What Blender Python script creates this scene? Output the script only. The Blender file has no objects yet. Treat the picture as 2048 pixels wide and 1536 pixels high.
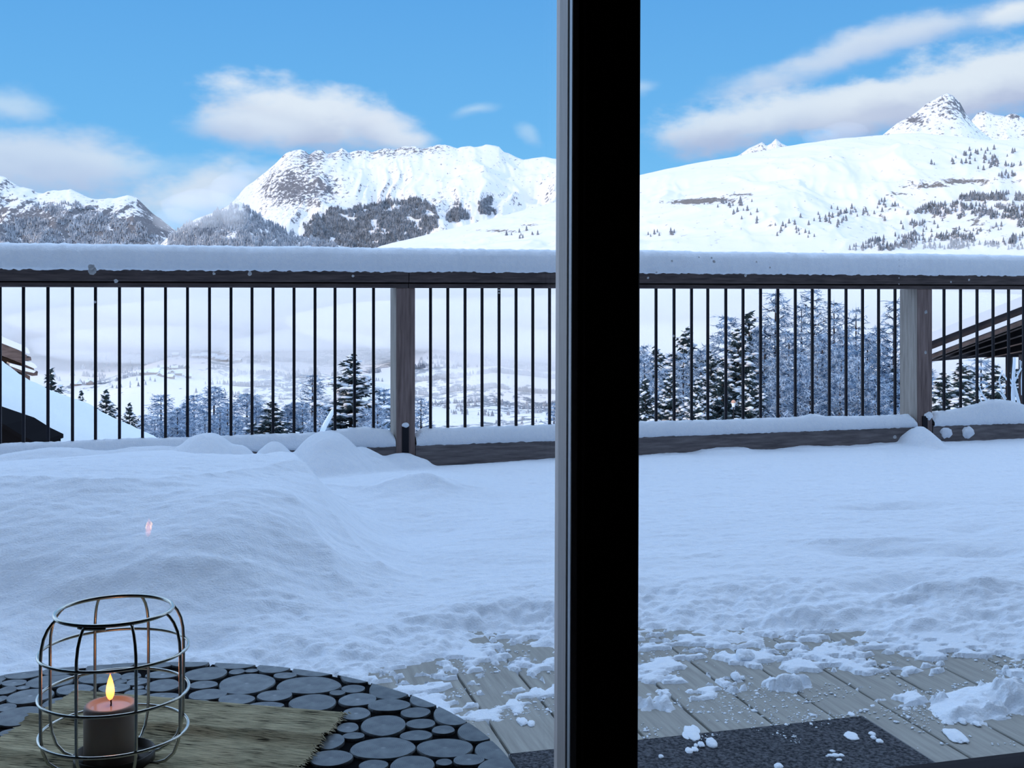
import bpy, math, random
import numpy as np
from mathutils import Vector, Matrix

C = bpy.context.scene.collection
scene = bpy.context.scene
PI = math.pi
# ------------------------------------------------------------------ camera, sky, sun, exposure
FPX, CXP, HY, CAMZ = 2290.0, 1024.0, 595.0, 0.95      # focal length in pixels of a 2048-wide frame, horizon row, eye height
cam_d = bpy.data.cameras.new('camera')
cam = bpy.data.objects.new('camera', cam_d); C.objects.link(cam)
cam.location = (0, 0, CAMZ); cam.rotation_euler = (PI/2, 0, 0)
cam_d.sensor_width = 36; cam_d.lens = FPX/2048*36
cam_d.shift_y = -(768-HY)/2048
cam_d.clip_start = 0.05; cam_d.clip_end = 60000
scene.camera = cam
scene.view_settings.view_transform = 'Standard'
scene.view_settings.look = 'None'
scene.view_settings.gamma = 1
scene.view_settings.use_curve_mapping = False
scene.view_settings.exposure = 0.12
scene.cycles.max_bounces = 10
scene.cycles.diffuse_bounces = 5
scene.cycles.transparent_max_bounces = 32
scene.cycles.volume_bounces = 6
scene.cycles.use_denoising = True
scene.cycles.sample_clamp_indirect = 6

SUN_STRENGTH, SUN_EL, SUN_AZ = 1.65, math.radians(15), math.radians(-56)   # azimuth: which side of straight behind the camera
sun_d = bpy.data.lights.new('sun', 'SUN'); sun_d.energy = SUN_STRENGTH; sun_d.angle = 0.0093; sun_d.color = (1.0, 0.70, 0.42)
sun = bpy.data.objects.new('sun', sun_d); C.objects.link(sun)
# light travels along D
D = Vector((-math.sin(SUN_AZ)*math.cos(SUN_EL), math.cos(SUN_AZ)*math.cos(SUN_EL), -math.sin(SUN_EL)))
sun.rotation_euler = D.to_track_quat('-Z', 'Y').to_euler(); sun.location = (0, 0, 30)

def az_el(px, py):
    a = math.atan((px-CXP)/FPX)
    return a, math.atan((HY-py)/FPX*math.cos(a))

def build_world():
    w = bpy.data.worlds.new('sky'); scene.world = w; w.use_nodes = True
    nt = w.node_tree; N = nt.nodes; L = nt.links; N.clear()
    out = N.new('ShaderNodeOutputWorld'); bg = N.new('ShaderNodeBackground'); L.new(bg.outputs[0], out.inputs[0])
    tc = N.new('ShaderNodeTexCoord'); sep = N.new('ShaderNodeSeparateXYZ'); L.new(tc.outputs['Generated'], sep.inputs[0])
    def M(op, a, b=None, c=None):
        n = N.new('ShaderNodeMath'); n.operation = op
        for i, v in enumerate((a, b, c)):
            if v is None: continue
            if isinstance(v, (int, float)): n.inputs[i].default_value = v
            else: L.new(v, n.inputs[i])
        return n.outputs[0]
    def SM(v, lo, hi):
        n = N.new('ShaderNodeMapRange'); n.interpolation_type = 'SMOOTHSTEP'
        L.new(v, n.inputs[0]); n.inputs[1].default_value = lo; n.inputs[2].default_value = hi
        n.inputs[3].default_value = 0; n.inputs[4].default_value = 1
        return n.outputs[0]
    def MIX(f, a, b):
        n = N.new('ShaderNodeMix'); n.data_type = 'RGBA'
        if isinstance(f, (int, float)): n.inputs[0].default_value = f
        else: L.new(f, n.inputs[0])
        for i, v in ((6, a), (7, b)):
            if isinstance(v, tuple): n.inputs[i].default_value = v + (1,)
            else: L.new(v, n.inputs[i])
        return n.outputs[2]
    az = M('ARCTAN2', sep.outputs[0], sep.outputs[1])
    el = M('ARCSINE', sep.outputs[2])
    # clear blue sky, paler towards the horizon
    ramp = N.new('ShaderNodeValToRGB'); L.new(M('MULTIPLY', el, 2/PI), ramp.inputs[0])
    cr = ramp.color_ramp
    cr.elements[0].position = 0.0; cr.elements[0].color = (.30, .66, .97, 1)
    cr.elements[1].position = 1.0; cr.elements[1].color = (.10, .36, .80, 1)
    for p, c in ((.04, (.20, .555, .92, 1)), (.09, (.155, .475, .875, 1)), (.17, (.112, .385, .81, 1)), (.4, (.105, .375, .81, 1))):
        e = cr.elements.new(p); e.color = c
    comb = N.new('ShaderNodeCombineXYZ'); L.new(az, comb.inputs[0]); L.new(el, comb.inputs[1])
    # wisps: noise stretched along the wind
    def noise(scale, vec, detail=6, rough=.55, sx=1, sy=1, off=0.0):
        mp = N.new('ShaderNodeMapping'); L.new(vec, mp.inputs[0]); mp.inputs['Scale'].default_value = (sx, sy, 1); mp.inputs['Location'].default_value = (off, off*.7, off*1.3)
        n = N.new('ShaderNodeTexNoise'); L.new(mp.outputs[0], n.inputs['Vector']); n.inputs['Scale'].default_value = scale
        n.inputs['Detail'].default_value = detail; n.inputs['Roughness'].default_value = rough
        return n
    nz = noise(15, comb.outputs[0], 8, .6, 1, 2.0)
    warp = noise(8, comb.outputs[0], 4, .5, 1, 1.4, 3.1)
    vs = N.new('ShaderNodeVectorMath'); vs.operation = 'SUBTRACT'; L.new(warp.outputs['Color'], vs.inputs[0]); vs.inputs[1].default_value = (.5, .5, .5)
    vm = N.new('ShaderNodeVectorMath'); vm.operation = 'MULTIPLY'; L.new(vs.outputs[0], vm.inputs[0]); vm.inputs[1].default_value = (.06, .03, 0)
    va = N.new('ShaderNodeVectorMath'); va.operation = 'ADD'; L.new(comb.outputs[0], va.inputs[0]); L.new(vm.outputs[0], va.inputs[1])
    col = ramp.outputs[0]
    nf = M('MULTIPLY', M('SUBTRACT', nz.outputs['Fac'], .5), 2.0)
    clouds = [  # px, py, rx, ry, tilt(deg), density, base tone low, tone high, feather
        (70, 325, 290, 84, -4, .95, (.46, .57, .79), (.60, .72, .89), .7),
        (10, 212, 110, 34, -3, .72, (.52, .66, .87), (.62, .77, .92), .9),
        (290, 335, 190, 34, -4, .6, (.55, .68, .88), (.65, .78, .92), 1),
        (400, 388, 170, 60, 14, .85, (.58, .67, .83), (.72, .80, .91), .85),
        (600, 232, 185, 84, -8, 1.0, (.42, .51, .72), (.74, .83, .94), .55),
        (760, 262, 135, 48, -20, .95, (.45, .55, .76), (.72, .80, .92), .7),
        (500, 262, 120, 58, 0, .9, (.50, .60, .80), (.70, .80, .93), .85),
        (955, 224, 60, 14, 6, .55, (.5, .68, .9), (.6, .78, .94), 1),
        (1055, 262, 25, 26, 0, .45, (.5, .68, .9), (.6, .78, .94), 1),
        (1700, 108, 360, 42, 14, .85, (.50, .62, .84), (.66, .76, .90), .9),
        (1850, 70, 260, 40, 10, .75, (.50, .62, .84), (.66, .76, .90), .9),
        (1560, 232, 310, 62, 6, 1.0, (.42, .52, .74), (.70, .80, .92), .55),
        (1900, 185, 330, 78, 9, 1.0, (.42, .50, .72), (.74, .83, .93), .5),
        (2010, 28, 70, 28, 10, .9, (.62, .74, .9), (.80, .87, .94), .8),
        (1290, 170, 50, 18, 0, .5, (.55, .72, .92), (.62, .78, .94), 1),
        (1720, 262, 130, 30, 8, .7, (.40, .49, .71), (.55, .63, .80), .8),
    ]
    for (px, py, rx, ry, tilt, dens, lo, hi, fe) in clouds:
        a, e = az_el(px, py)
        mp = N.new('ShaderNodeMapping'); mp.vector_type = 'TEXTURE'; L.new(va.outputs[0], mp.inputs[0])
        mp.inputs['Location'].default_value = (a, e, 0); mp.inputs['Rotation'].default_value = (0, 0, math.radians(tilt))
        mp.inputs['Scale'].default_value = (rx/FPX, ry/FPX, 1)
        ln = N.new('ShaderNodeVectorMath'); ln.operation = 'LENGTH'; L.new(mp.outputs[0], ln.inputs[0])
        d = M('ADD', ln.outputs['Value'], M('MULTIPLY', nf, .75))
        front = M('GREATER_THAN', sep.outputs[1], 0)
        f = M('MULTIPLY', M('MULTIPLY', M('SUBTRACT', 1.0, SM(d, 1.0-fe, 1.08)), dens), front)
        sx = N.new('ShaderNodeSeparateXYZ'); L.new(mp.outputs[0], sx.inputs[0])
        sh = SM(M('ADD', sx.outputs[1], M('MULTIPLY', nf, .5)), -.75, .35)
        col = MIX(f, col, MIX(sh, lo, hi))
    # out of frame: added cloud, brighter and bluer to lift the shaded snow
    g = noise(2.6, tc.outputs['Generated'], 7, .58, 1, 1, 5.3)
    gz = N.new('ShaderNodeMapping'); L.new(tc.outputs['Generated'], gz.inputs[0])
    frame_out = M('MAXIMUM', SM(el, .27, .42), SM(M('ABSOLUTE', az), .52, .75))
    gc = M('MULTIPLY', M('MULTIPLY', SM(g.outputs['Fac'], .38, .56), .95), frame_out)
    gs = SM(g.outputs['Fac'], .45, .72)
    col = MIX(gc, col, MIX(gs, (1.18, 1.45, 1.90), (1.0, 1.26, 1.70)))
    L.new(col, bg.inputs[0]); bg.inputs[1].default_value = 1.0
build_world()

# ------------------------------------------------------------------ helpers
def U(px, py, Y):
    """pixel + depth along the view axis -> point"""
    return np.array([(px-CXP)/FPX*Y, Y, CAMZ-(py-HY)/FPX*Y])
def onz(px, py, z):
    """pixel -> point on the level plane at height z"""
    Y = FPX*(CAMZ-z)/(py-HY)
    return np.array([(px-CXP)/FPX*Y, Y, z])

def tag(o, label=None, cat=None, group=None, kind=None):
    if label: o['label'] = label
    if cat: o['category'] = cat
    if group: o['group'] = group
    if kind: o['kind'] = kind
    return o
def empty(name, loc=(0, 0, 0), rz=0):
    o = bpy.data.objects.new(name, None); C.objects.link(o); o.location = loc; o.rotation_euler = (0, 0, rz); o.empty_display_size = .1
    return o
def link(name, me, parent=None):
    o = bpy.data.objects.new(name, me); C.objects.link(o)
    if parent is not None: o.parent = parent
    return o
def mesh_np(name, V, F, mats, midx=None, smooth=False):
    me = bpy.data.meshes.new(name)
    V = np.asarray(V, dtype=np.float32); 
    if isinstance(F, np.ndarray):
        k = F.shape[1]
        me.vertices.add(len(V)); me.vertices.foreach_set('co', V.ravel())
        me.loops.add(F.size); me.loops.foreach_set('vertex_index', F.ravel().astype(np.int32))
        me.polygons.add(len(F)); me.polygons.foreach_set('loop_start', np.arange(0, F.size, k, dtype=np.int32))
        me.polygons.foreach_set('loop_total', np.full(len(F), k, dtype=np.int32))
    else:
        me.from_pydata([tuple(map(float, v)) for v in V], [], [tuple(int(i) for i in f) for f in F])
    for m in (mats if isinstance(mats, (list, tuple)) else [mats]): me.materials.append(m)
    if midx is not None: me.polygons.foreach_set('material_index', np.asarray(midx, dtype=np.int32))
    me.polygons.foreach_set('use_smooth', np.full(len(me.polygons), smooth, dtype=bool))
    me.update(calc_edges=True)
    return me

class MB:
    """collects boxes, tubes and prisms into one mesh"""
    def __init__(s): s.V = []; s.F = []; s.m = []
    def add(s, V, F, mi=0):
        o = len(s.V); s.V += [tuple(map(float, v)) for v in V]; s.F += [tuple(i+o for i in f) for f in F]; s.m += [mi]*len(F); return s
    def box(s, o, ax, ay, az, mi=0, bev=0.0):
        """o corner, three edge vectors; bev chamfers the edges along the longest"""
        o, ax, ay, az = (np.asarray(v, float) for v in (o, ax, ay, az))
        if bev > 0:
            # chamfer the four edges that run along ax
            ly, lz = np.linalg.norm(ay), np.linalg.norm(az); by, bz = ay/ly*bev, az/lz*bev
            ring = [by, ay-by, ay+bz, ay+az-bz, ay+az-by, az+by, az-bz, bz]
            V = [o+r for r in ring]+[o+ax+r for r in ring]
            F = [tuple(range(7, -1, -1)), tuple(range(8, 16))]+[(i, (i+1) % 8, 8+(i+1) % 8, 8+i) for i in range(8)]
            return s.add(V, F, mi)
        V = [o, o+ax, o+ax+ay, o+ay, o+az, o+ax+az, o+ax+ay+az, o+ay+az]
        return s.add(V, [(3, 2, 1, 0), (4, 5, 6, 7), (0, 1, 5, 4), (1, 2, 6, 5), (2, 3, 7, 6), (3, 0, 4, 7)], mi)
    def tube(s, pts, r, n=6, closed=False, mi=0, cap=True):
        pts = [np.asarray(p, float) for p in pts]; k = len(pts); V = []; prev = None
        for i, p in enumerate(pts):
            if closed: d = pts[(i+1) % k]-pts[i-1]
            else: d = pts[min(i+1, k-1)]-pts[max(i-1, 0)]
            d = d/(np.linalg.norm(d)+1e-12)
            if prev is None:
                up = np.array([0, 0, 1.0]) if abs(d[2]) < .9 else np.array([1.0, 0, 0])
                x = np.cross(up, d)
            else: x = prev-d*np.dot(prev, d)
            x /= np.linalg.norm(x)+1e-12; prev = x; y = np.cross(d, x)
            rr = r[i] if isinstance(r, (list, tuple, np.ndarray)) else r
            for j in range(n):
                a = 2*PI*j/n; V.append(p+rr*(math.cos(a)*x+math.sin(a)*y))
        F = []
        for i in range(k if closed else k-1):
            i2 = (i+1) % k
            for j in range(n): F.append((i*n+j, i*n+(j+1) % n, i2*n+(j+1) % n, i2*n+j))
        if cap and not closed: F += [tuple(range(n-1, -1, -1)), tuple((k-1)*n+j for j in range(n))]
        return s.add(V, F, mi)
    def lathe(s, prof, n=32, c=(0, 0, 0), mi=0):
        V = []; F = []; k = len(prof)
        for j in range(n):
            a = 2*PI*j/n
            for (r, z) in prof: V.append((c[0]+r*math.cos(a), c[1]+r*math.sin(a), c[2]+z))
        for j in range(n):
            j2 = (j+1) % n
            for i in range(k-1): F.append((j*k+i, j2*k+i, j2*k+i+1, j*k+i+1))
        return s.add(V, F, mi)
    def prism(s, poly, ext, mi=0):
        """poly: 3D points of a flat outline; ext: extrusion vector"""
        n = len(poly); P = [np.asarray(p, float) for p in poly]; e = np.asarray(ext, float)
        return s.add(P+[p+e for p in P], [tuple(range(n)), tuple(range(2*n-1, n-1, -1))]+[((i+1) % n, i, n+i, n+(i+1) % n) for i in range(n)], mi)
    def me(s, name, mats, smooth=False):
        return mesh_np(name, np.array(s.V), s.F, mats, s.m, smooth)
    def build(s, name, mats, parent=None, smooth=False):
        return link(name, s.me(name, mats, smooth), parent)

def _h(i, j, s):
    n = (i.astype(np.int64)*374761393+j.astype(np.int64)*668265263+s*974634541) & 0xffffffff
    n = ((n ^ (n >> 13))*1274126177) & 0xffffffff
    n = ((n ^ (n >> 16))*2246822519) & 0xffffffff
    return ((n ^ (n >> 15)) & 0xffff)/65535.0
def vnoise(x, y, s=0):
    xi, yi = np.floor(x), np.floor(y); fx, fy = x-xi, y-yi
    fx = fx*fx*fx*(fx*(fx*6-15)+10); fy = fy*fy*fy*(fy*(fy*6-15)+10)
    a, b, c, d = _h(xi, yi, s), _h(xi+1, yi, s), _h(xi, yi+1, s), _h(xi+1, yi+1, s)
    return (a*(1-fx)+b*fx)*(1-fy)+(c*(1-fx)+d*fx)*fy
def fbm(x, y, o=4, s=0, g=.5):
    t = 0; a = 1; tot = 0
    for k in range(o):
        t = t+a*vnoise(x*2**k+17.3*k, y*2**k-9.1*k, s+k); tot += a; a *= g
    return t/tot
def ridged(x, y, o=4, s=0, g=.5):
    t = 0; a = 1; tot = 0
    for k in range(o):
        t = t+a*(1-abs(2*vnoise(x*2**k+7.7*k, y*2**k+3.3*k, s+k)-1)); tot += a; a *= g
    return t/tot
def sstep(x, a, b):
    t = np.clip((x-a)/(b-a), 0, 1); return t*t*(3-2*t)
def grid_faces(nr, nc):
    i, j = np.meshgrid(np.arange(nr-1), np.arange(nc-1), indexing='ij')
    a = (i*nc+j).ravel(); return np.stack([a, a+1, a+nc+1, a+nc], 1)
class TPS:
    def __init__(s, P, z, reg=1e-3):
        P = np.asarray(P, float); n = len(P); K = s.k(np.linalg.norm(P[:, None]-P[None], axis=2))+reg*np.eye(n)
        Q = np.c_[np.ones(n), P]; A = np.block([[K, Q], [Q.T, np.zeros((3, 3))]])
        w = np.linalg.solve(A, np.r_[np.asarray(z, float), 0, 0, 0]); s.P, s.w, s.a = P, w[:n], w[n:]
    @staticmethod
    def k(r): return np.where(r > 1e-9, r*r*np.log(r+1e-12), 0)
    def __call__(s, x, y):
        o = s.a[0]+s.a[1]*x+s.a[2]*y
        for p, w in zip(s.P, s.w): o = o+w*s.k(np.hypot(x-p[0], y-p[1]))
        return o

# ------------------------------------------------------------------ materials
def mat(name, color, rough=.7, metal=0.0, spec=.3):
    m = bpy.data.materials.new(name); m.use_nodes = True
    b = m.node_tree.nodes['Principled BSDF']
    b.inputs['Base Color'].default_value = tuple(color)+(1,); b.inputs['Roughness'].default_value = rough
    b.inputs['Metallic'].default_value = metal; b.inputs['Specular IOR Level'].default_value = spec
    return m
def nodes(m): return m.node_tree.nodes, m.node_tree.links, m.node_tree.nodes['Principled BSDF']
def noise_color(m, c1, c2, scale, stretch=(1, 1, 1), detail=6, lo=.35, hi=.65, bump=0.0, bscale=None, bdist=.01, coord='Object', rough=.6):
    N, L, b = nodes(m)
    tc = N.new('ShaderNodeTexCoord'); mp = N.new('ShaderNodeMapping'); L.new(tc.outputs[coord], mp.inputs[0]); mp.inputs['Scale'].default_value = stretch
    n = N.new('ShaderNodeTexNoise'); n.inputs['Scale'].default_value = scale; n.inputs['Detail'].default_value = detail; n.inputs['Roughness'].default_value = rough
    L.new(mp.outputs[0], n.inputs['Vector'])
    r = N.new('ShaderNodeValToRGB'); r.color_ramp.elements[0].position = lo; r.color_ramp.elements[1].position = hi
    r.color_ramp.elements[0].color = tuple(c1)+(1,); r.color_ramp.elements[1].color = tuple(c2)+(1,)
    L.new(n.outputs['Fac'], r.inputs[0]); L.new(r.outputs[0], b.inputs['Base Color'])
    if bump:
        n2 = n
        if bscale:
            n2 = N.new('ShaderNodeTexNoise'); n2.inputs['Scale'].default_value = bscale; n2.inputs['Detail'].default_value = 4; L.new(mp.outputs[0], n2.inputs['Vector'])
        bp = N.new('ShaderNodeBump'); bp.inputs['Strength'].default_value = bump; bp.inputs['Distance'].default_value = bdist
        L.new(n2.outputs['Fac'], bp.inputs['Height']); L.new(bp.outputs[0], b.inputs['Normal'])
    return m, r.outputs[0]

M = {}
SNOW = (.87, .90, .94)
M['snow'], _ = noise_color(mat('snow_near', SNOW, .65, 0, .25), (.81, .87, .95), (.88, .92, .97), 60, bump=.55, bscale=160, bdist=.006)
M['snow_far'] = mat('snow_plain', (.83, .88, .95), .8, 0, .1)
M['timber'], _ = noise_color(mat('weathered_timber', (.1, .08, .08), .75), (.055, .042, .042), (.15, .118, .11), 9, (1, 1, 1), 8, .3, .75, .35, 40, .004)
M['timber_rail'], _ = noise_color(mat('weathered_rail_timber', (.1, .08, .08), .75), (.04, .031, .033), (.135, .105, .10), 7, (.5, 3, 12), 9, .28, .75, .35, 30, .004)
M['timber_kick'], _ = noise_color(mat('grey_kick_board_timber', (.1, .1, .1), .8), (.085, .075, .08), (.23, .205, .205), 6, (.7, 3, 10), 9, .28, .72, .35, 30, .004)
M['timber_post'], _ = noise_color(mat('red_brown_post_timber', (.1, .08, .08), .75), (.10, .07, .065), (.29, .215, .20), 7, (9, 9, .6), 9, .28, .75, .35, 30, .004)
M['timber_lit'], _ = noise_color(mat('side_lit_timber', (.3, .28, .26), .8), (.24, .21, .19), (.42, .385, .35), 9, (6, 6, .5), 8, .3, .75, .3, 40, .003)  # paler copy of the post timber, for its side-lit face
M['iron'] = mat('black_iron', (.012, .012, .018), .5, .6, .4)
M['frame_dark'] = mat('backlit_dark_frame', (.018, .017, .021), .8, 0, .08)  # near-black stands for the unlit inner side of the backlit frame
M['frame_brown'], _ = noise_color(mat('stained_frame_wood', (.25, .2, .18), .4), (.42, .35, .32), (.56, .48, .45), 14, (30, 30, .6), 5, .3, .7)
M['gasket'] = mat('rubber_gasket', (.015, .015, .02), .6)
M['aluminium'] = mat('grey_glazing_bead', (.34, .35, .38), .35, .5)
M['room'] = mat('dark_room_timber', (.035, .026, .022), .8)
M['deck'], _ = noise_color(mat('deck_boards', (.2, .2, .2), .7), (.26, .25, .225), (.42, .41, .37), 7, (9, .6, 1), 8, .3, .75, .25, 60, .003)
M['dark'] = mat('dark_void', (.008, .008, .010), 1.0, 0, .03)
M['mat_fibre'], _ = noise_color(mat('doormat_fibre', (.04, .04, .05), .95, 0, .1), (.035, .04, .05), (.24, .25, .28), 130, (1, 1, 1), 4, .36, .68, 1.0, 260, .02)
M['resin'] = mat('black_resin', (.006, .006, .008), .9, 0, .04)
M['wire'] = mat('lantern_wire', (.62, .63, .58), .24, .9, .5)
M['wax'] = mat('cream_wax', (.50, .42, .38), .5)
M['wax_pool'] = mat('melted_wax', (.62, .46, .38), .12, 0, .5)
for k in ('wax', 'wax_pool'):
    b = nodes(M[k])[2]; b.inputs['Subsurface Weight'].default_value = .12; b.inputs['Subsurface Radius'].default_value = (.02, .01, .006); b.inputs['Subsurface Scale'].default_value = .6
M['wick'] = mat('charred_wick', (.02, .012, .01), .9)
M['roof_dark'], _ = noise_color(mat('dark_roof_timber', (.03, .028, .035), .8), (.02, .018, .024), (.05, .045, .05), 3)
M['chalet_wood'], _ = noise_color(mat('brown_chalet_timber', (.1, .07, .06), .8), (.085, .062, .058), (.16, .12, .11), 4, (1, 1, 6))
M['bark'] = mat('larch_bark', (.05, .04, .042), .9)
M['needles'], _ = noise_color(mat('spruce_needles', (.03, .06, .06), .8), (.014, .028, .036), (.045, .075, .08), 2)
M['frost'], _ = noise_color(mat('frosted_twigs', (.5, .55, .6), .8), (.07, .14, .24), (.64, .80, .97), 2.6, lo=.40, hi=.6)  # blue cast of the shade is tinted into the rime colour
M['frost_white'] = mat('thick_rime', (.74, .83, .94), .8)

def emission(name, color, strength):
    m = bpy.data.materials.new(name); m.use_nodes = True; N = m.node_tree.nodes; N.clear()
    o = N.new('ShaderNodeOutputMaterial'); e = N.new('ShaderNodeEmission'); e.inputs[0].default_value = tuple(color)+(1,); e.inputs[1].default_value = strength
    m.node_tree.links.new(e.outputs[0], o.inputs[0]); return m
def glass_mat():
    m = bpy.data.materials.new('window_glass'); m.use_nodes = True; N = m.node_tree.nodes; L = m.node_tree.links; N.clear()
    o = N.new('ShaderNodeOutputMaterial'); mx = N.new('ShaderNodeMixShader'); t = N.new('ShaderNodeBsdfTransparent'); g = N.new('ShaderNodeBsdfGlossy')
    g.inputs['Roughness'].default_value = 0.0; t.inputs[0].default_value = (.985, .99, .99, 1)
    fr = N.new('ShaderNodeFresnel'); fr.inputs['IOR'].default_value = 1.45
    L.new(fr.outputs[0], mx.inputs[0]); L.new(t.outputs[0], mx.inputs[1]); L.new(g.outputs[0], mx.inputs[2]); L.new(mx.outputs[0], o.inputs[0]); return m
M['glass'] = glass_mat()
def snow_rock_mat(name, rock1, rock2, scale):
    m = mat(name, SNOW, .85, 0, .05); N, L, b = nodes(m)
    at = N.new('ShaderNodeAttribute'); at.attribute_name = 'rock'
    tc = N.new('ShaderNodeTexCoord'); n = N.new('ShaderNodeTexNoise'); L.new(tc.outputs['Object'], n.inputs['Vector']); n.inputs['Scale'].default_value = scale; n.inputs['Detail'].default_value = 8; n.inputs['Roughness'].default_value = .7
    ad = N.new('ShaderNodeMath'); ad.operation = 'ADD'; L.new(at.outputs['Fac'], ad.inputs[0])
    mu = N.new('ShaderNodeMath'); mu.operation = 'MULTIPLY_ADD'; L.new(n.outputs['Fac'], mu.inputs[0]); mu.inputs[1].default_value = 1.9; mu.inputs[2].default_value = -.95; L.new(mu.outputs[0], ad.inputs[1])
    mr = N.new('ShaderNodeMapRange'); mr.interpolation_type = 'SMOOTHSTEP'; L.new(ad.outputs[0], mr.inputs[0]); mr.inputs[1].default_value = .25; mr.inputs[2].default_value = .42
    n2 = N.new('ShaderNodeTexNoise'); L.new(tc.outputs['Object'], n2.inputs['Vector']); n2.inputs['Scale'].default_value = scale*3
    r = N.new('ShaderNodeMix'); r.data_type = 'RGBA'; L.new(n2.outputs['Fac'], r.inputs[0]); r.inputs[6].default_value = rock1+(1,); r.inputs[7].default_value = rock2+(1,)
    mx = N.new('ShaderNodeMix'); mx.data_type = 'RGBA'; L.new(mr.outputs[0], mx.inputs[0]); mx.inputs[6].default_value = (.89, .86, .865, 1); L.new(r.outputs[2], mx.inputs[7]); L.new(mx.outputs[2], b.inputs['Base Color'])
    return m
M['alpine'] = snow_rock_mat('snow_and_rock', (.09, .09, .105), (.30, .29, .30), .03)
M['valley_snow'] = snow_rock_mat('valley_snow_and_woods', (.17, .19, .22), (.33, .36, .40), .03)  # blue-grey puts the valley haze into the woods' colour
M['hill_snow'] = snow_rock_mat('snow_with_scrub', (.16, .14, .13), (.30, .27, .25), .03)
def fog_mat(name, dens, aniso=-.1):
    m = bpy.data.materials.new(name); m.use_nodes = True; N = m.node_tree.nodes; N.clear()
    o = N.new('ShaderNodeOutputMaterial'); v = N.new('ShaderNodeVolumeScatter'); v.inputs['Color'].default_value = (1, 1, 1, 1)
    v.inputs['Density'].default_value = dens; v.inputs['Anisotropy'].default_value = aniso
    m.node_tree.links.new(v.outputs[0], o.inputs['Volume']); return m

rng = np.random.default_rng(7); random.seed(7)

# ------------------------------------------------------------------ far mountains
def mountain(name, label, ridge, Yn, Yr, zb, m, shape=1.0, rough=1.0, rockw=None, cols=260, rows=90, sd=0, back=.25, spurs=1.0, cat='mountain'):
    """a real heightfield: ridge line at distance Yr, front slope coming down to height zb at distance Yn, and a back slope"""
    rx = np.array([p[0] for p in ridge], float); ry = np.array([p[1] for p in ridge], float)
    xs = np.linspace(rx[0], rx[-1], cols); yr = np.interp(xs, rx, ry)
    kx = (xs-CXP)/FPX
    nb = 8
    tt = np.r_[np.linspace(0, 1, rows), 1+np.linspace(.05, 1, nb)*back]
    Tm, Km = np.meshgrid(tt, kx, indexing='ij'); Zr = CAMZ+(HY-yr)/FPX*Yr
    dx_ = (xs[1]-xs[0]); kw = int(120/dx_); ker = np.exp(-(np.arange(-kw, kw+1)*dx_/45.0)**2); ker /= ker.sum()
    Zsm = np.convolve(np.pad(Zr, kw, mode='edge'), ker, mode='valid'); wt = np.clip(Tm, 0, 1)**7
    Zr = Zsm[None, :]*(1-wt)+Zr[None, :]*wt
    Yd = Yn+(Yr-Yn)*Tm; X = Km*Yd
    fade = np.clip(Tm, 0, 1)
    prof = np.where(Tm <= 1, fade**shape, 1-(Tm-1)*2.0)
    Z = zb+(Zr-zb)*prof
    amp = (Zr-zb)*.16*rough
    win = np.sin(PI*np.clip(Tm, 0, 1))**.8
    sc = 1/900.
    wx, wy = X+(fbm(X/700, Yd/700, 3, sd+7)-.5)*500, Yd+(fbm(X/700, Yd/700, 3, sd+8)-.5)*500
    Z = Z+amp*win*((ridged(wx*sc*1.5*spurs, wy*sc*1.1, 5, sd)-.55)*1.5+(fbm(wx*sc*.7+wy*sc*.5, wy*sc*.9, 4, sd+3)-.5)*1.3)
    Z = Z+amp*.10*np.clip(fade*3, 0, 1)*(fbm(X*sc*9, Yd*sc*6, 4, sd+20)-.5)*rough
    V = np.stack([X.ravel(), Yd.ravel(), Z.ravel()], 1)
    me = mesh_np(name, V, grid_faces(len(tt), cols), m, smooth=True)
    py = HY-(Z-CAMZ)/Yd*FPX
    rock = np.zeros_like(Z)
    if rockw is not None:
        gx = np.gradient(Z, axis=1)/np.maximum(np.gradient(X, axis=1), 1e-3); gy = np.gradient(Z, axis=0)/np.gradient(Yd, axis=0)
        rock = rockw(np.broadcast_to(xs[None, :], Z.shape), py, np.hypot(gx, gy), X, Yd)
    at = me.attributes.new('rock', 'FLOAT', 'POINT'); at.data.foreach_set('value', rock.astype(np.float32).ravel())
    o = link(name, me); tag(o, label, cat, kind='structure')
    return dict(o=o, xs=xs, py=py[:rows], X=X[:rows], Y=Yd[:rows], Z=Z[:rows])
def on_mountain(mt, px, py):
    """ground point of a mountain seen at a pixel (nearest surface)"""
    c = (px-mt['xs'][0])/(mt['xs'][-1]-mt['xs'][0])*(len(mt['xs'])-1)
    j = int(np.clip(round(c), 0, len(mt['xs'])-1)); col = mt['py'][:, j]
    idx = np.argmax(col <= py)
    if col[idx] > py or idx == 0: return None
    f = (col[idx-1]-py)/(col[idx-1]-col[idx]+1e-9)
    Y = mt['Y'][idx-1, j]*(1-f)+mt['Y'][idx, j]*f; Z = mt['Z'][idx-1, j]*(1-f)+mt['Z'][idx, j]*f
    return np.array([(px-CXP)/FPX*Y, Y, Z])

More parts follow.
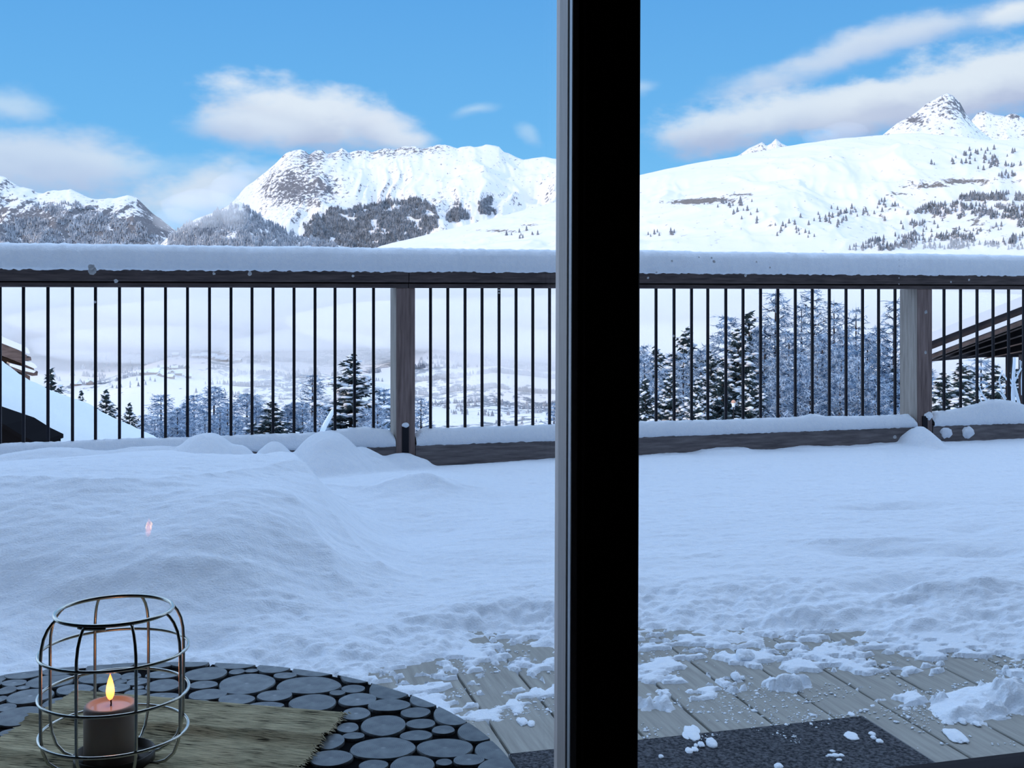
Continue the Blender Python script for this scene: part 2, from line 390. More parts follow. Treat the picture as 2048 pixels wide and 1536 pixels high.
def blob(x, y, cx, cy, rx, ry): return np.exp(-(((x-cx)/rx)**2+((y-cy)/ry)**2))
nz2 = lambda X, Y, s, sd: fbm(X*s, Y*s, 5, sd)
m_left = mountain('mountain_left', 'snowy mountain range with dark wooded flanks above the left end of the railing',
    [(-260, 320), (-100, 345), (0, 352), (12, 355), (35, 370), (75, 385), (100, 383), (140, 379), (165, 390), (190, 398), (225, 396), (255, 390), (275, 395), (300, 420), (325, 440), (352, 462), (400, 490), (480, 530)],
    6900, 9000, -120, M['alpine'], 1.0, 1.5, lambda x, y, s, X, Y: .35*sstep(s, .5, .9)+.3*blob(x, y, 150, 440, 150, 40)+.25*blob(x, y, 300, 450, 50, 40), sd=3)
m_main = mountain('mountain_main', 'broad snowy mountain with a rocky crest and jagged left peak, centre of the left pane',
    [(430, 430), (470, 400), (490, 375), (515, 356), (545, 332), (572, 308), (588, 299), (602, 296), (612, 303), (618, 308), (630, 301), (645, 302), (655, 309), (668, 305), (684, 298), (697, 306), (715, 303), (730, 299), (745, 302), (772, 295), (790, 299), (806, 293), (830, 292), (845, 297), (862, 291), (890, 289), (915, 296), (940, 292), (975, 291), (998, 291), (1008, 303), (1030, 313), (1048, 318), (1070, 315), (1090, 313), (1115, 318), (1160, 330), (1230, 345), (1300, 352)],
    7400, 9600, -60, M['alpine'], .92, 1.15,
    lambda x, y, s, X, Y: .06+.42*blob(x, y, 580, 375, 55, 45)+.25*blob(x, y, 655, 375, 40, 30)+.22*blob(x, y, 800, 303, 60, 12)+.22*blob(x, y, 690, 308, 90, 12)+.18*blob(x, y, 870, 297, 50, 8)+.22*blob(x, y, 620, 320, 30, 20)+.1*blob(x, y, 1010, 320, 30, 12)+.16*blob(x, y, 870, 410, 90, 22)+.2*sstep(s, 1.0, 1.6), cols=460, sd=11)
m_mid = mountain('mountain_wooded', 'low wooded spur with a mist-wrapped top below the jagged peak',
    [(300, 510), (330, 480), (365, 452), (395, 436), (430, 424), (462, 408), (480, 404), (505, 420), (540, 445), (580, 466), (640, 482), (700, 496)],
    5600, 6600, -80, M['alpine'], 1.0, .6, lambda x, y, s, X, Y: .2+0*x, cols=160, sd=23)
m_small = mountain('mountain_twin', 'small twin snowy peak peeping over the broad right hillside',
    [(1450, 325), (1480, 309), (1498, 296), (1512, 290), (1524, 284), (1534, 291), (1543, 286), (1552, 277), (1562, 286), (1575, 292), (1600, 300), (1640, 320)], 9000, 9700, 500, M['alpine'], 1.0, .5, lambda x, y, s, X, Y: .18+0*x, cols=120, rows=40, sd=31)
m_far = mountain('mountain_distant', 'pale far ridge at the right edge behind the pyramid peak',
    [(1880, 300), (1925, 262), (1955, 226), (1970, 221), (1990, 229), (2010, 232), (2020, 227), (2030, 227), (2048, 236), (2100, 225), (2200, 240), (2300, 280)], 10500, 12000, 500, M['alpine'], 1.0, .6, lambda x, y, s, X, Y: .16+.3*blob(x, y, 2025, 232, 18, 6), cols=160, rows=50, sd=37)
m_peak = mountain('mountain_pyramid', 'sharp white pyramid peak at upper right',
    [(1700, 300), (1745, 285), (1768, 268), (1795, 246), (1815, 236), (1835, 222), (1852, 208), (1866, 200), (1880, 192), (1895, 186), (1906, 191), (1920, 205), (1932, 228), (1945, 245), (1962, 262), (1985, 279), (2020, 300), (2060, 320)],
    7600, 8800, 650, M['alpine'], .9, .8, lambda x, y, s, X, Y: .14+.30*blob(x, y, 1830, 240, 22, 12)+.24*blob(x, y, 1900, 215, 30, 22)+.22*sstep(s, .9, 1.5), cols=240, rows=70, sd=41)
m_hill = mountain('hillside_right', 'great smooth snow hillside dotted with trees filling the right pane',
    [(700, 520), (760, 492), (830, 475), (900, 458), (960, 443), (1020, 428), (1110, 404), (1200, 374), (1280, 350), (1330, 338), (1400, 325), (1470, 312), (1560, 295), (1620, 285), (1680, 277), (1750, 271), (1800, 267), (1850, 268), (1900, 273), (1980, 280), (2048, 281), (2200, 290), (2400, 320)],
    4300, 6800, -40, M['hill_snow'], .8, .8,
    lambda x, y, s, X, Y: .02+.55*blob(x, y, 1420, 400, 60, 5)+.5*blob(x, y, 1375, 405, 45, 4)+.45*blob(x, y, 1480, 389, 40, 3.5)+.5*blob(x, y, 1930, 363, 90, 6)+.4*blob(x, y, 1850, 372, 50, 5)+.35*blob(x, y, 1800, 388, 35, 4)+.3*blob(x, y, 1900, 440, 200, 40)*sstep(nz2(X, Y, 1/90., 5), .5, .7)+.4*blob(x, y, 1000, 462, 40, 4)+.35*blob(x, y, 1060, 450, 25, 3)+.18*blob(x, y, 1500, 470, 260, 30)*sstep(nz2(X, Y, 1/60., 9), .5, .7), cols=520, rows=160, sd=51, cat='hillside')

# conifers of the mountain woods: masses nobody could count, five-sided two-tier cones
def cones(P, H, R):
    n = len(P); a = np.arange(5)*2*PI/5; ring = np.stack([np.cos(a), np.sin(a), 0*a], 1)
    V = np.zeros((n, 12, 3)); P = P[:, None, :]; H = H[:, None, None]; R = R[:, None, None]; up = np.array([0, 0, 1.0])
    V[:, 0:5] = P+ring*R+up*H*.08; V[:, 5:6] = P+up*H*.68; V[:, 6:11] = P+ring[[1, 2, 3, 4, 0]]*R*.62+up*H*.45; V[:, 11:12] = P+up*H
    F = [(i, (i+1) % 5, 5) for i in range(5)]+[(6+i, 6+(i+1) % 5, 11) for i in range(5)]
    F = (np.array(F)[None]+(np.arange(n)*12)[:, None, None]).reshape(-1, 3)
    return V.reshape(-1, 3), F
def in_poly(x, y, poly):
    c = np.zeros(len(x), bool); n = len(poly)
    for i in range(n):
        x1, y1 = poly[i]; x2, y2 = poly[i-1]
        c ^= ((y1 > y) != (y2 > y)) & (x < (x2-x1)*(y-y1)/(y2-y1+1e-12)+x1)
    return c
def forest(name, label, mt, polys, n, hpx, m, sd, thin=.45, cat='forest'):
    r = np.random.default_rng(sd); P = []; H = []
    for poly, share in polys:
        xs = [p[0] for p in poly]; ys = [p[1] for p in poly]
        x = r.uniform(min(xs), max(xs), int(n*share)); y = r.uniform(min(ys), max(ys), int(n*share))
        jx, jy = x+(fbm(x/14, y/14, 3, sd+1)-.5)*34, y+(fbm(x/14, y/14, 3, sd+2)-.5)*22
        k = in_poly(jx, jy, poly) & (fbm(x/22, y/9, 3, sd) > thin)
        for a, b in zip(x[k], y[k]):
            p = on_mountain(mt, a, b)
            if p is None: continue
            P.append(p); H.append(hpx/FPX*p[1]*r.uniform(.6, 1.25))
    P = np.array(P); H = np.array(H)
    V, F = cones(P-np.array([0, 0, 1.0]), H, H*.24)
    o = link(name, mesh_np(name, V, F, m)); tag(o, label, cat, kind='stuff'); return o
M['wood_grey'], _ = noise_color(mat('snow_dusted_conifers', (.2, .22, .25), .9, 0, .05), (.20, .22, .26), (.55, .58, .63), .02, lo=.35, hi=.7)
M['wood_dark'], _ = noise_color(mat('dark_conifers', (.1, .11, .12), .9, 0, .05), (.12, .13, .145), (.36, .38, .42), .03, lo=.35, hi=.7)
forest('conifer_forest', 'grey-blue conifer wood on the flanks of the left mountain range', m_left,
       [([(0, 455), (60, 430), (150, 475), (150, 500), (0, 500)], .8), ([(55, 405), (150, 410), (230, 435), (330, 480), (330, 500), (170, 500), (110, 440)], 1.6)], 2600, 7, M['wood_grey'], 5, .38)
forest('conifer_forest', 'snow-dusted conifer wood covering the low misty spur', m_mid,
       [([(335, 500), (335, 478), (400, 440), (470, 412), (500, 422), (570, 465), (690, 495), (690, 505)], 2.2)], 3200, 9, M['wood_grey'], 6, .25)
forest('conifer_forest', 'dense conifer wood along the foot of the broad rocky mountain', m_main,
       [([(600, 500), (605, 450), (660, 425), (740, 410), (830, 398), (850, 402), (880, 440), (870, 460), (790, 492), (740, 505)], 2.2),
        ([(892, 445), (912, 408), (945, 435), (925, 445)], .3), ([(955, 405), (972, 398), (992, 425), (965, 432)], .25)], 5600, 8, M['wood_dark'], 8, .34)
forest('conifer_forest', 'dark conifer stands on the lower right hillside beneath the pyramid peak', m_hill,
       [([(1810, 430), (1870, 405), (2060, 412), (2060, 440), (1900, 432)], .8), ([(1905, 390), (2060, 385), (2060, 402), (1930, 402)], .5), ([(1690, 500), (1760, 478), (1830, 462), (1840, 490), (1800, 502)], .55),
        ([(1840, 500), (1890, 465), (1960, 490), (2060, 470), (2060, 500)], .6), ([(1980, 455), (2060, 440), (2060, 465), (2000, 465)], .3)], 900, 10, M['wood_dark'], 9, .42)
# the scattered hillside conifers one can pick out
def hill_trees():
    r = np.random.default_rng(12); pts = []
    V, F = cones(np.zeros((1, 3)), np.array([1.0]), np.array([.30])); me = mesh_np('conifer', V, F, M['wood_dark'])
    for (cx, cy, sx, sy, n) in ((1460, 408, 45, 6, 16), (1480, 425, 60, 12, 10), (1560, 452, 50, 10, 10), (1660, 440, 45, 12, 26), (1720, 425, 45, 10, 20), (1780, 410, 25, 5, 10), (1830, 450, 60, 12, 20),
                             (1960, 310, 60, 8, 24), (1990, 330, 40, 6, 22), (1920, 325, 40, 6, 10), (2010, 352, 25, 4, 12), (1840, 480, 50, 8, 18), (1930, 470, 50, 14, 26), (1600, 470, 60, 8, 8), (1310, 470, 18, 8, 5), (1345, 465, 10, 4, 6), (1050, 470, 30, 8, 8), (1010, 470, 12, 3, 4)):
        for _ in range(n): pts.append((r.normal(cx, sx*.6), r.normal(cy, sy*.6)))
    k = 0
    for (x, y) in pts:
        p = on_mountain(m_hill, x, y)
        if p is None or (1100 < x < 1285): continue
        o = link('conifer', me); h = r.uniform(6, 12)/FPX*p[1]; o.location = p-np.array([0, 0, .5]); o.scale = (h, h, h)
        tag(o, 'tiny dark conifer standing alone in the snow of the right hillside', 'tree', 'scattered conifers on the right hillside')
hill_trees()

# ------------------------------------------------------------------ valley, near slope, slope behind the house
def valley():
    rows = np.geomspace(7.0, 7600, 190); k = np.linspace(-.75, .75, 220)
    Yd, K = np.meshgrid(rows, k, indexing='ij'); X = K*Yd
    slope = -.9-.15*Yd+(fbm(X/9, Yd/9, 4, 2)-.5)*np.clip(Yd/30, .2, 3)
    floor = -232-40*sstep(Yd, 1500, 2600)+150*sstep(Yd, 2500, 6500)+(fbm(X/420, Yd/420, 5, 4)-.5)*90*sstep(Yd, 1700, 2600)
    floor = floor+(ridged(X/700, Yd/900, 4, 9)-.5)*110*sstep(Yd, 2300, 3200)
    b = sstep(Yd, 1350, 1900); Z = np.minimum(slope, -200)*b*0+slope*(1-b)+floor*b
    V = np.stack([X.ravel(), Yd.ravel(), Z.ravel()], 1)
    me = mesh_np('valley_ground', V, grid_faces(len(rows), len(k)), M['valley_snow'], smooth=True)
    rock = (.36*sstep(fbm(X/200, Yd/330, 5, 14), .47, .6)*sstep(Yd, 1800, 2300)).astype(np.float32)
    at = me.attributes.new('rock', 'FLOAT', 'POINT'); at.data.foreach_set('value', rock.ravel())
    o = link('valley_ground', me); tag(o, 'snow-covered valley floor falling away below the terrace', 'ground', kind='structure')
    py = HY-(Z-CAMZ)/Yd*FPX
    return dict(xs=CXP+k*FPX, py=py, X=X, Y=Yd, Z=Z)
vl = valley()
def valley_pt(px, py, Ymin=1700):
    """first valley point beyond Ymin whose image row rises past py"""
    j = int(np.clip(round((px-vl['xs'][0])/(vl['xs'][-1]-vl['xs'][0])*(len(vl['xs'])-1)), 0, len(vl['xs'])-1))
    col = vl['py'][:, j]; Y = vl['Y'][:, j]
    for i in range(1, len(col)):
        if Y[i] > Ymin and col[i] <= py:
            return np.array([(px-CXP)/FPX*Y[i], Y[i], vl['Z'][i, j]])
    return None
def village():
    r = np.random.default_rng(21)
    wall = mat('village_wall', (.24, .19, .16), .9); roof = M['snow_far']
    b = MB(); b.box((-.5, -.4, 0), (1, 0, 0), (0, .8, 0), (0, 0, .55), 0)
    for s in (-1, 1): b.add([(-.6, 0, .95), (.6, 0, .95), (.6, s*.56, .5), (-.6, s*.56, .5), (-.6, 0, 1.1), (.6, 0, 1.1), (.6, s*.56, .65), (-.6, s*.56, .65)],
                            [(0, 1, 2, 3), (4, 5, 6, 7), (2, 3, 7, 6), (0, 3, 7, 4), (1, 2, 6, 5)], 1)
    b.add([(-.5, -.4, .55), (-.5, .4, .55), (-.5, 0, .95)], [(0, 1, 2)], 0); b.add([(.5, -.4, .55), (.5, .4, .55), (.5, 0, .95)], [(0, 1, 2)], 0)
    me = b.me('village_house', [wall, roof])
    for (cx, cy, sx, sy, n, lab, grp) in ((330, 752, 50, 10, 26, 'tiny snow-roofed house of the nearer hazy village below the left railing', 'houses of the nearer village'),
                                    (430, 722, 45, 10, 26, 'tiny snow-roofed house of the upper misty village behind the left railing', 'houses of the upper village'),
                                    (170, 775, 20, 5, 4, 'tiny lone farmhouse on the valley snow near the left end', 'farmhouses left of the villages')):
        for _ in range(n):
            x, y = r.normal(cx, sx*.6), r.normal(cy, sy*.6); p = valley_pt(x, y)
            if p is None: continue
            o = link('village_house', me); s = r.uniform(9, 13)/FPX*min(p[1], 3600); o.location = p-np.array([0, 0, s*.05]); o.scale = (s*1.2, s, s*.8); o.rotation_euler = (0, 0, r.choice([.3, -.2, PI/2+.2]))
            tag(o, lab, 'house', grp)
    # woods on the valley sides, haze put into their pale grey
    P = []; H = []
    for (cx, cy, sx, sy, n) in ((300, 735, 60, 12, 260), (500, 770, 45, 22, 600), (640, 740, 60, 26, 700), (880, 760, 40, 26, 700), (960, 790, 90, 26, 1200), (1040, 730, 60, 45, 1500), (740, 715, 20, 20, 200), (760, 770, 40, 25, 250), (200, 760, 60, 12, 200), (420, 690, 50, 12, 200), (1080, 800, 50, 30, 700), (560, 730, 40, 10, 300)):
        for _ in range(n):
            x, y = r.normal(cx, sx*.8), r.normal(cy, sy*.8)
            if fbm(np.array([x/25]), np.array([y/14]), 3, 33)[0] < .47: continue
            p = valley_pt(x, y)
            if p is None: continue
            P.append(p); H.append(r.uniform(6, 11)/FPX*min(p[1], 4000))
    P = np.array(P); H = np.array(H); V, F = cones(P, H, H*.3)
    o = link('valley_forest', mesh_np('valley_forest', V, F, M['wood_grey'])); tag(o, 'woods in pale haze grey scattered over the misty valley side', 'forest', kind='stuff')
village()

# mist in the valley: real scattering puffs that overlap
def mist():
    V, F = [], []
    import bmesh
    bm = bmesh.new(); bmesh.ops.create_icosphere(bm, subdivisions=4, radius=1)
    me0 = bpy.data.meshes.new('mist_bank'); bm.to_mesh(me0); bm.free()
    me0.polygons.foreach_set('use_smooth', np.ones(len(me0.polygons), bool))
    co = np.zeros(len(me0.vertices)*3, np.float32); me0.vertices.foreach_get('co', co); co = co.reshape(-1, 3)
    variants = []
    for s in range(3):
        me = me0.copy(); c = co*(1+.28*(fbm(co[:, 0]*1.7+co[:, 2]*1.3+5, co[:, 1]*1.7-co[:, 2]*.9+9, 4, 60+s)-.5)[:, None])
        me.vertices.foreach_set('co', c.astype(np.float32).ravel()); variants.append(me)
    mats = {d: fog_mat('valley_mist_%d' % i, d) for i, d in enumerate((.006, .0028, .0016, .0009))}
    dl = list(mats)
    puffs = [  # px, py, depth, half-size across, deep, high, density index
        (200, 610, 4300, 1500, 600, 125, 0), (700, 612, 4300, 1300, 600, 130, 0), (1150, 612, 4200, 1300, 600, 135, 0), (1650, 610, 3900, 1300, 500, 140, 0), (2100, 606, 3900, 1100, 500, 150, 0),
        (-250, 610, 4300, 1200, 600, 120, 0), (560, 648, 3900, 900, 350, 95, 0), (1000, 650, 3700, 700, 350, 95, 0), (1550, 660, 3500, 1300, 350, 140, 0), (60, 655, 3900, 900, 350, 100, 0),
        (300, 690, 3500, 360, 240, 60, 1), (620, 705, 3300, 260, 220, 70, 1), (930, 690, 3300, 300, 220, 60, 2), (1050, 700, 3200, 220, 200, 60, 3), (420, 745, 3000, 200, 160, 35, 2), (560, 765, 2800, 220, 160, 50, 2), (1500, 740, 3000, 900, 250, 130, 1),
        (120, 735, 3200, 300, 200, 50, 2), (900, 770, 2700, 150, 150, 40, 2),
        (1400, 505, 4150, 300, 160, 50, 2), (1900, 500, 4200, 220, 130, 40, 2), (1560, 512, 4150, 380, 160, 36, 2), (2050, 506, 4150, 260, 130, 36, 2),
        (405, 418, 6300, 230, 200, 110, 2), (462, 388, 6800, 130, 120, 130, 2), (350, 440, 6300, 130, 120, 70, 2), (470, 430, 5900, 70, 80, 80, 2), (430, 392, 6900, 110, 90, 70, 3), (380, 405, 6700, 120, 90, 50, 3), (488, 350, 7300, 90, 60, 90, 3), (505, 340, 7300, 140, 60, 40, 3),
        (1640, 275, 7400, 120, 100, 60, 3), (1690, 262, 7300, 150, 100, 60, 3),
    ]
    for i, (px, py, Y, a, b, c, d) in enumerate(puffs):
        me = variants[i % 3].copy(); me.materials.append(mats[dl[d]])
        o = link('mist_bank', me); o.location = U(px, py, Y); o.scale = (a, b, c); o.rotation_euler = (0, 0, -math.atan((px-CXP)/FPX))
        lab, grp = ('soft white mist lying in the valley behind the railing', 'valley mist banks')
        if py < 520: lab, grp = ('thin veil of mist over the foot of the right hillside just above the railing', 'mist veils on the right hillside')
        if py < 460 and px < 600: lab, grp = ('grey cloud wisp wrapped round the wooded spur left of the jagged peak', 'cloud wisps at the wooded spur')
        if py < 300: lab, grp = ('small cloud scrap on the ridge left of the pyramid peak', 'cloud scraps by the pyramid peak')
        tag(o, lab, 'mist', grp, 'stuff')
MIST = True
if MIST: mist()

# ------------------------------------------------------------------ glass wall geometry: boards run along NN, the glass along AA
TH = math.atan(616/FPX)
AA = np.array([math.cos(TH), math.sin(TH), 0]); NN = np.array([-math.sin(TH), math.cos(TH), 0]); ZZ = np.array([0, 0, 1.0])
G0 = np.array([-.594, 1.796, 0])
def W(t, n, z=0): return G0+AA*t+NN*n+ZZ*z
def t_on(px, n):
    k = (px-CXP)/FPX
    return (k*(G0[1]+NN[1]*n)-G0[0]-NN[0]*n)/(AA[0]-k*AA[1])
def n_on(px, t):
    k = (px-CXP)/FPX
    return (k*(G0[1]+AA[1]*t)-G0[0]-AA[0]*t)/(NN[0]-k*NN[1])
def uv(p): return float(AA[:2]@p[:2]), float(NN[:2]@p[:2])
VG = uv(G0)[1]

def slab(name, t0, t1, n0, n1, z0, z1, m, parent=None, bev=0):
    b = MB(); b.box(W(t0, n0, z0), ZZ*(z1-z0), AA*(t1-t0), NN*(n1-n0), 0, bev); return b.build(name, m, parent)
# room (dark inside) and the unseen chalet, made tall and wide to shade the terrace
s = 'structure'
tag(slab('floor', -1.9, 2.9, -5, -.02, -.12, -.02, M['room']), 'dark timber floor of the room', 'floor', kind=s)
tag(slab('ceiling', -1.9, 2.9, -5, .0, 2.45, 2.55, M['room']), 'dark ceiling of the room', 'ceiling', kind=s)
tag(slab('wall_back', -1.9, 2.9, -5.1, -5, -.1, 2.5, M['room']), 'dark back wall of the room', 'wall', kind=s)
tag(slab('wall_left', -2.0, -1.9, -5.1, -.06, -.1, 2.5, M['room']), 'dark left wall of the room', 'wall', kind=s)
tag(slab('wall_right', 2.9, 3.0, -5.1, -.06, -.1, 2.5, M['room']), 'dark right wall of the room', 'wall', kind=s)
tag(slab('wall_facade', -15, 8, -.06, .06, 2.3, 6.2, M['chalet_wood']), 'brown timber facade above the window', 'wall', kind=s)
tag(slab('wall_facade_left', -15, -1.0, -.06, .06, -3, 2.3, M['chalet_wood']), 'brown timber facade left of the window', 'wall', kind=s)
tag(slab('wall_facade_right', 2.45, 8, -.06, .06, -3, 2.3, M['chalet_wood']), 'brown timber facade right of the window', 'wall', kind=s)
tag(slab('wall_house_rear', -15, 8, -9.2, -9, -3, 6.2, M['chalet_wood']), 'rear wall of the chalet', 'wall', kind=s)
tag(slab('wall_house_left', -15.2, -15, -9.2, .06, -3, 6.2, M['chalet_wood']), 'left side wall of the chalet', 'wall', kind=s)
tag(slab('wall_house_right', 8, 8.2, -9.2, .06, -3, 6.2, M['chalet_wood']), 'right side wall of the chalet', 'wall', kind=s)
b = MB(); b.box(W(-15.4, .25, 6.2), AA*23.8, NN*-9.7, ZZ*.22)
tag(b.build('roof', M['roof_dark']), 'flat roof of the unseen chalet, raised for shade', 'roof', kind=s)
def back_slope():  # unseen slope added to shade the near trees, dark to dim the rail snow
    n = np.linspace(-9.5, -260, 40); t = np.linspace(-420, 420, 60); Nn, T = np.meshgrid(n, t, indexing='ij')
    Z = -3+.0*Nn+np.tan(math.radians(20))*np.clip(-Nn-10, 0, 999)+(fbm(T/25, Nn/25, 4, 70)-.5)*6
    P = G0[None, None]+AA*T[..., None]+NN*Nn[..., None]; P[..., 2] = Z
    o = link('shade_hillside', mesh_np('shade_hillside', P.reshape(-1, 3), grid_faces(40, 60), mat('dark_shade_slope', (.05, .06, .06), .9), smooth=True))
    tag(o, 'unseen slope rising behind the chalet, added and darkened for shade', 'hillside', kind='structure')
back_slope()

# ------------------------------------------------------------------ glazing
nF = -.075
tL = t_on(1144, nF); tR = t_on(1279.5, nF); nE = n_on(1110, tL); 
PIV = W(tL, 0, .8)
def lean(o):
    """the mullion stands a hair out of plumb"""
    R = Matrix.Translation(Vector(PIV)) @ Matrix.Rotation(.0039, 4, Vector(NN)) @ Matrix.Translation(-Vector(PIV)); o.matrix_world = R; return o
mul = empty('trim_1'); tag(mul, 'backlit mullion post, coloured black, between the two window panes with brown left edge', 'window post', kind='structure')
z0, z1 = -.05, 2.32
def mpart(name, t0, t1, n0, n1, m, bev=.002): return slab(name, t0, t1, n0, n1, z0, z1, m, mul, bev)
t16 = t_on(1166, nF)
mpart('front_board', t16, tR, nF, -.02, M['frame_dark'], .003)
mpart('stepped_edge', tL+.0012, t16+.001, nF+.012, -.02, M['frame_dark'], .0015)
mpart('core', tL+.004, tR-.002, -.025, max(nE, .03)-.002, M['frame_dark'], .001)
# brown outer leaf of the left side: two grooves between three strips
nA, nB = n_on(1136.5, tL), n_on(1133.5, tL)
mpart('glazing_bead', tL, tL+.012, n_on(1143, tL)+.002, nA, M['aluminium'], .0012)
mpart('gasket', tL+.0035, tL+.012, nA-.001, nB+.001, M['gasket'], 0)
mpart('edge_board', tL, tL+.03, nB, nE, M['frame_brown'], .002)
mul.rotation_mode = 'QUATERNION'
lean(mul)

def window(name, label, t0, t1, nglass):
    w = empty(name); tag(w, label, 'window', kind='structure')
    for i, n in enumerate((nglass, nglass+.016)):
        b = MB(); b.add([W(t0, n, .03), W(t1, n, .03), W(t1, n, 2.28), W(t0, n, 2.28)], [(0, 1, 2, 3)]); b.build('pane', M['glass'], w)
    return w
w1 = window('window_1', 'large left window pane before the snowy terrace', -.95, tL+.02, 0.0)
w2 = window('window_2', 'right window pane with dried water spots', tR-.02, 2.4, 0.0)
for w, a0, a1 in ((w1, -1.0, tL), (w2, tR, 2.45)):
    slab('bottom_rail', a0, a1, -.045, .06, -.05, .040, M['frame_dark'], w, .004)
    slab('top_rail', a0, a1, -.045, .06, 2.24, 2.34, M['frame_dark'], w, .004)
slab('sill', tR, 2.45, -.085, -.045, -.05, .03, M['aluminium'], w2, .003)
slab('jamb', -1.05, -.93, -.06, .06, -.05, 2.32, M['frame_dark'], w1, .004)
slab('jamb', 2.38, 2.5, -.06, .06, -.05, 2.32, M['frame_dark'], w2, .004)
# dried drops and snow specks on the outer face
def spots(w, pts):
    b = MB()
    for (px, py, r) in pts:
        t = t_on(px, .019); c = W(t, .019); k = c[1]/FPX; z = CAMZ-(py-HY)*k; rr = r*k
        n = 9; V = [c+ZZ*z+(AA*math.cos(2*PI*i/n)+ZZ*math.sin(2*PI*i/n))*rr*random.uniform(.75, 1.2) for i in range(n)]; V.append(c+ZZ*z+NN*rr*.5)
        b.add(V, [(i, (i+1) % n, n) for i in range(n)])
    o = b.build('water_spots', mat('dried_spot', (.75, .75, .78), .9), w, True); o['kind'] = 'stuff'
spots(w2, [(1344, 522, 2.6), (1428, 523, 3.4), (1423, 516, 2.2), (1398, 515, 1.8), (1491, 551, 3), (1513, 524, 2), (1540, 535, 2), (1313, 545, 2), (1296, 556, 2.4), (1852, 624, 4), (1851, 705, 3), (1790, 874, 4.5), (1902, 564, 2), (1938, 560, 2.5), (1347, 672, 3), (1990, 770, 2)] + [(1798, 520+i*12, 1.2) for i in range(5)])
spots(w1, [(185, 540, 9), (183, 534, 6), (190, 604, 2.5), (500, 547, 4.5), (428, 547, 3), (706, 552, 3), (232, 562, 4), (998, 580, 2.4), (998, 586, 2)])

# ------------------------------------------------------------------ deck
PITCH, UOFF = .1525, .6147
deck = empty('floor_terrace'); tag(deck, 'weathered grey boards of the terrace showing through the snow', 'terrace floor', kind='structure')
bm_ = MB(); bm_.box((0, 0, -.028), (0, 4.5, 0), (PITCH-.007, 0, 0), (0, 0, .028), 0, .002); plank_me = bm_.me('plank', M['deck'])
for i in range(-16, 38):
    u = UOFF+PITCH*i+.0035
    o = link('plank', plank_me, deck); p = AA*u+NN*(VG+.07); o.location = (p[0], p[1], random.uniform(-.001, .001)); o.rotation_euler = (0, 0, TH)
b = MB(); b.box(AA*-1.9+NN*(VG+.07)+ZZ*-.25, AA*8.4, NN*4.5, ZZ*.2); b.build('gap_shade_box', M['dark'], deck)  # solid near-black box standing for the shade seen between planks

# ------------------------------------------------------------------ fence line
FA = math.radians(16.4); FD = np.array([math.cos(FA), math.sin(FA), 0]); FN = np.array([-math.sin(FA), math.cos(FA), 0]); F0 = np.array([76/FPX*6.5, 6.5, 0])
def f_on(px, off=0.0):
    k = (px-CXP)/FPX; o = F0+FN*off
    return (k*o[1]-o[0])/(FD[0]-k*FD[1])
def FP(t, off=0, z=0): return F0+FD*t+FN*off+ZZ*z
def fz(px, py, off=0.0):
    return CAMZ-(py-HY)/FPX*FP(f_on(px, off), off)[1]

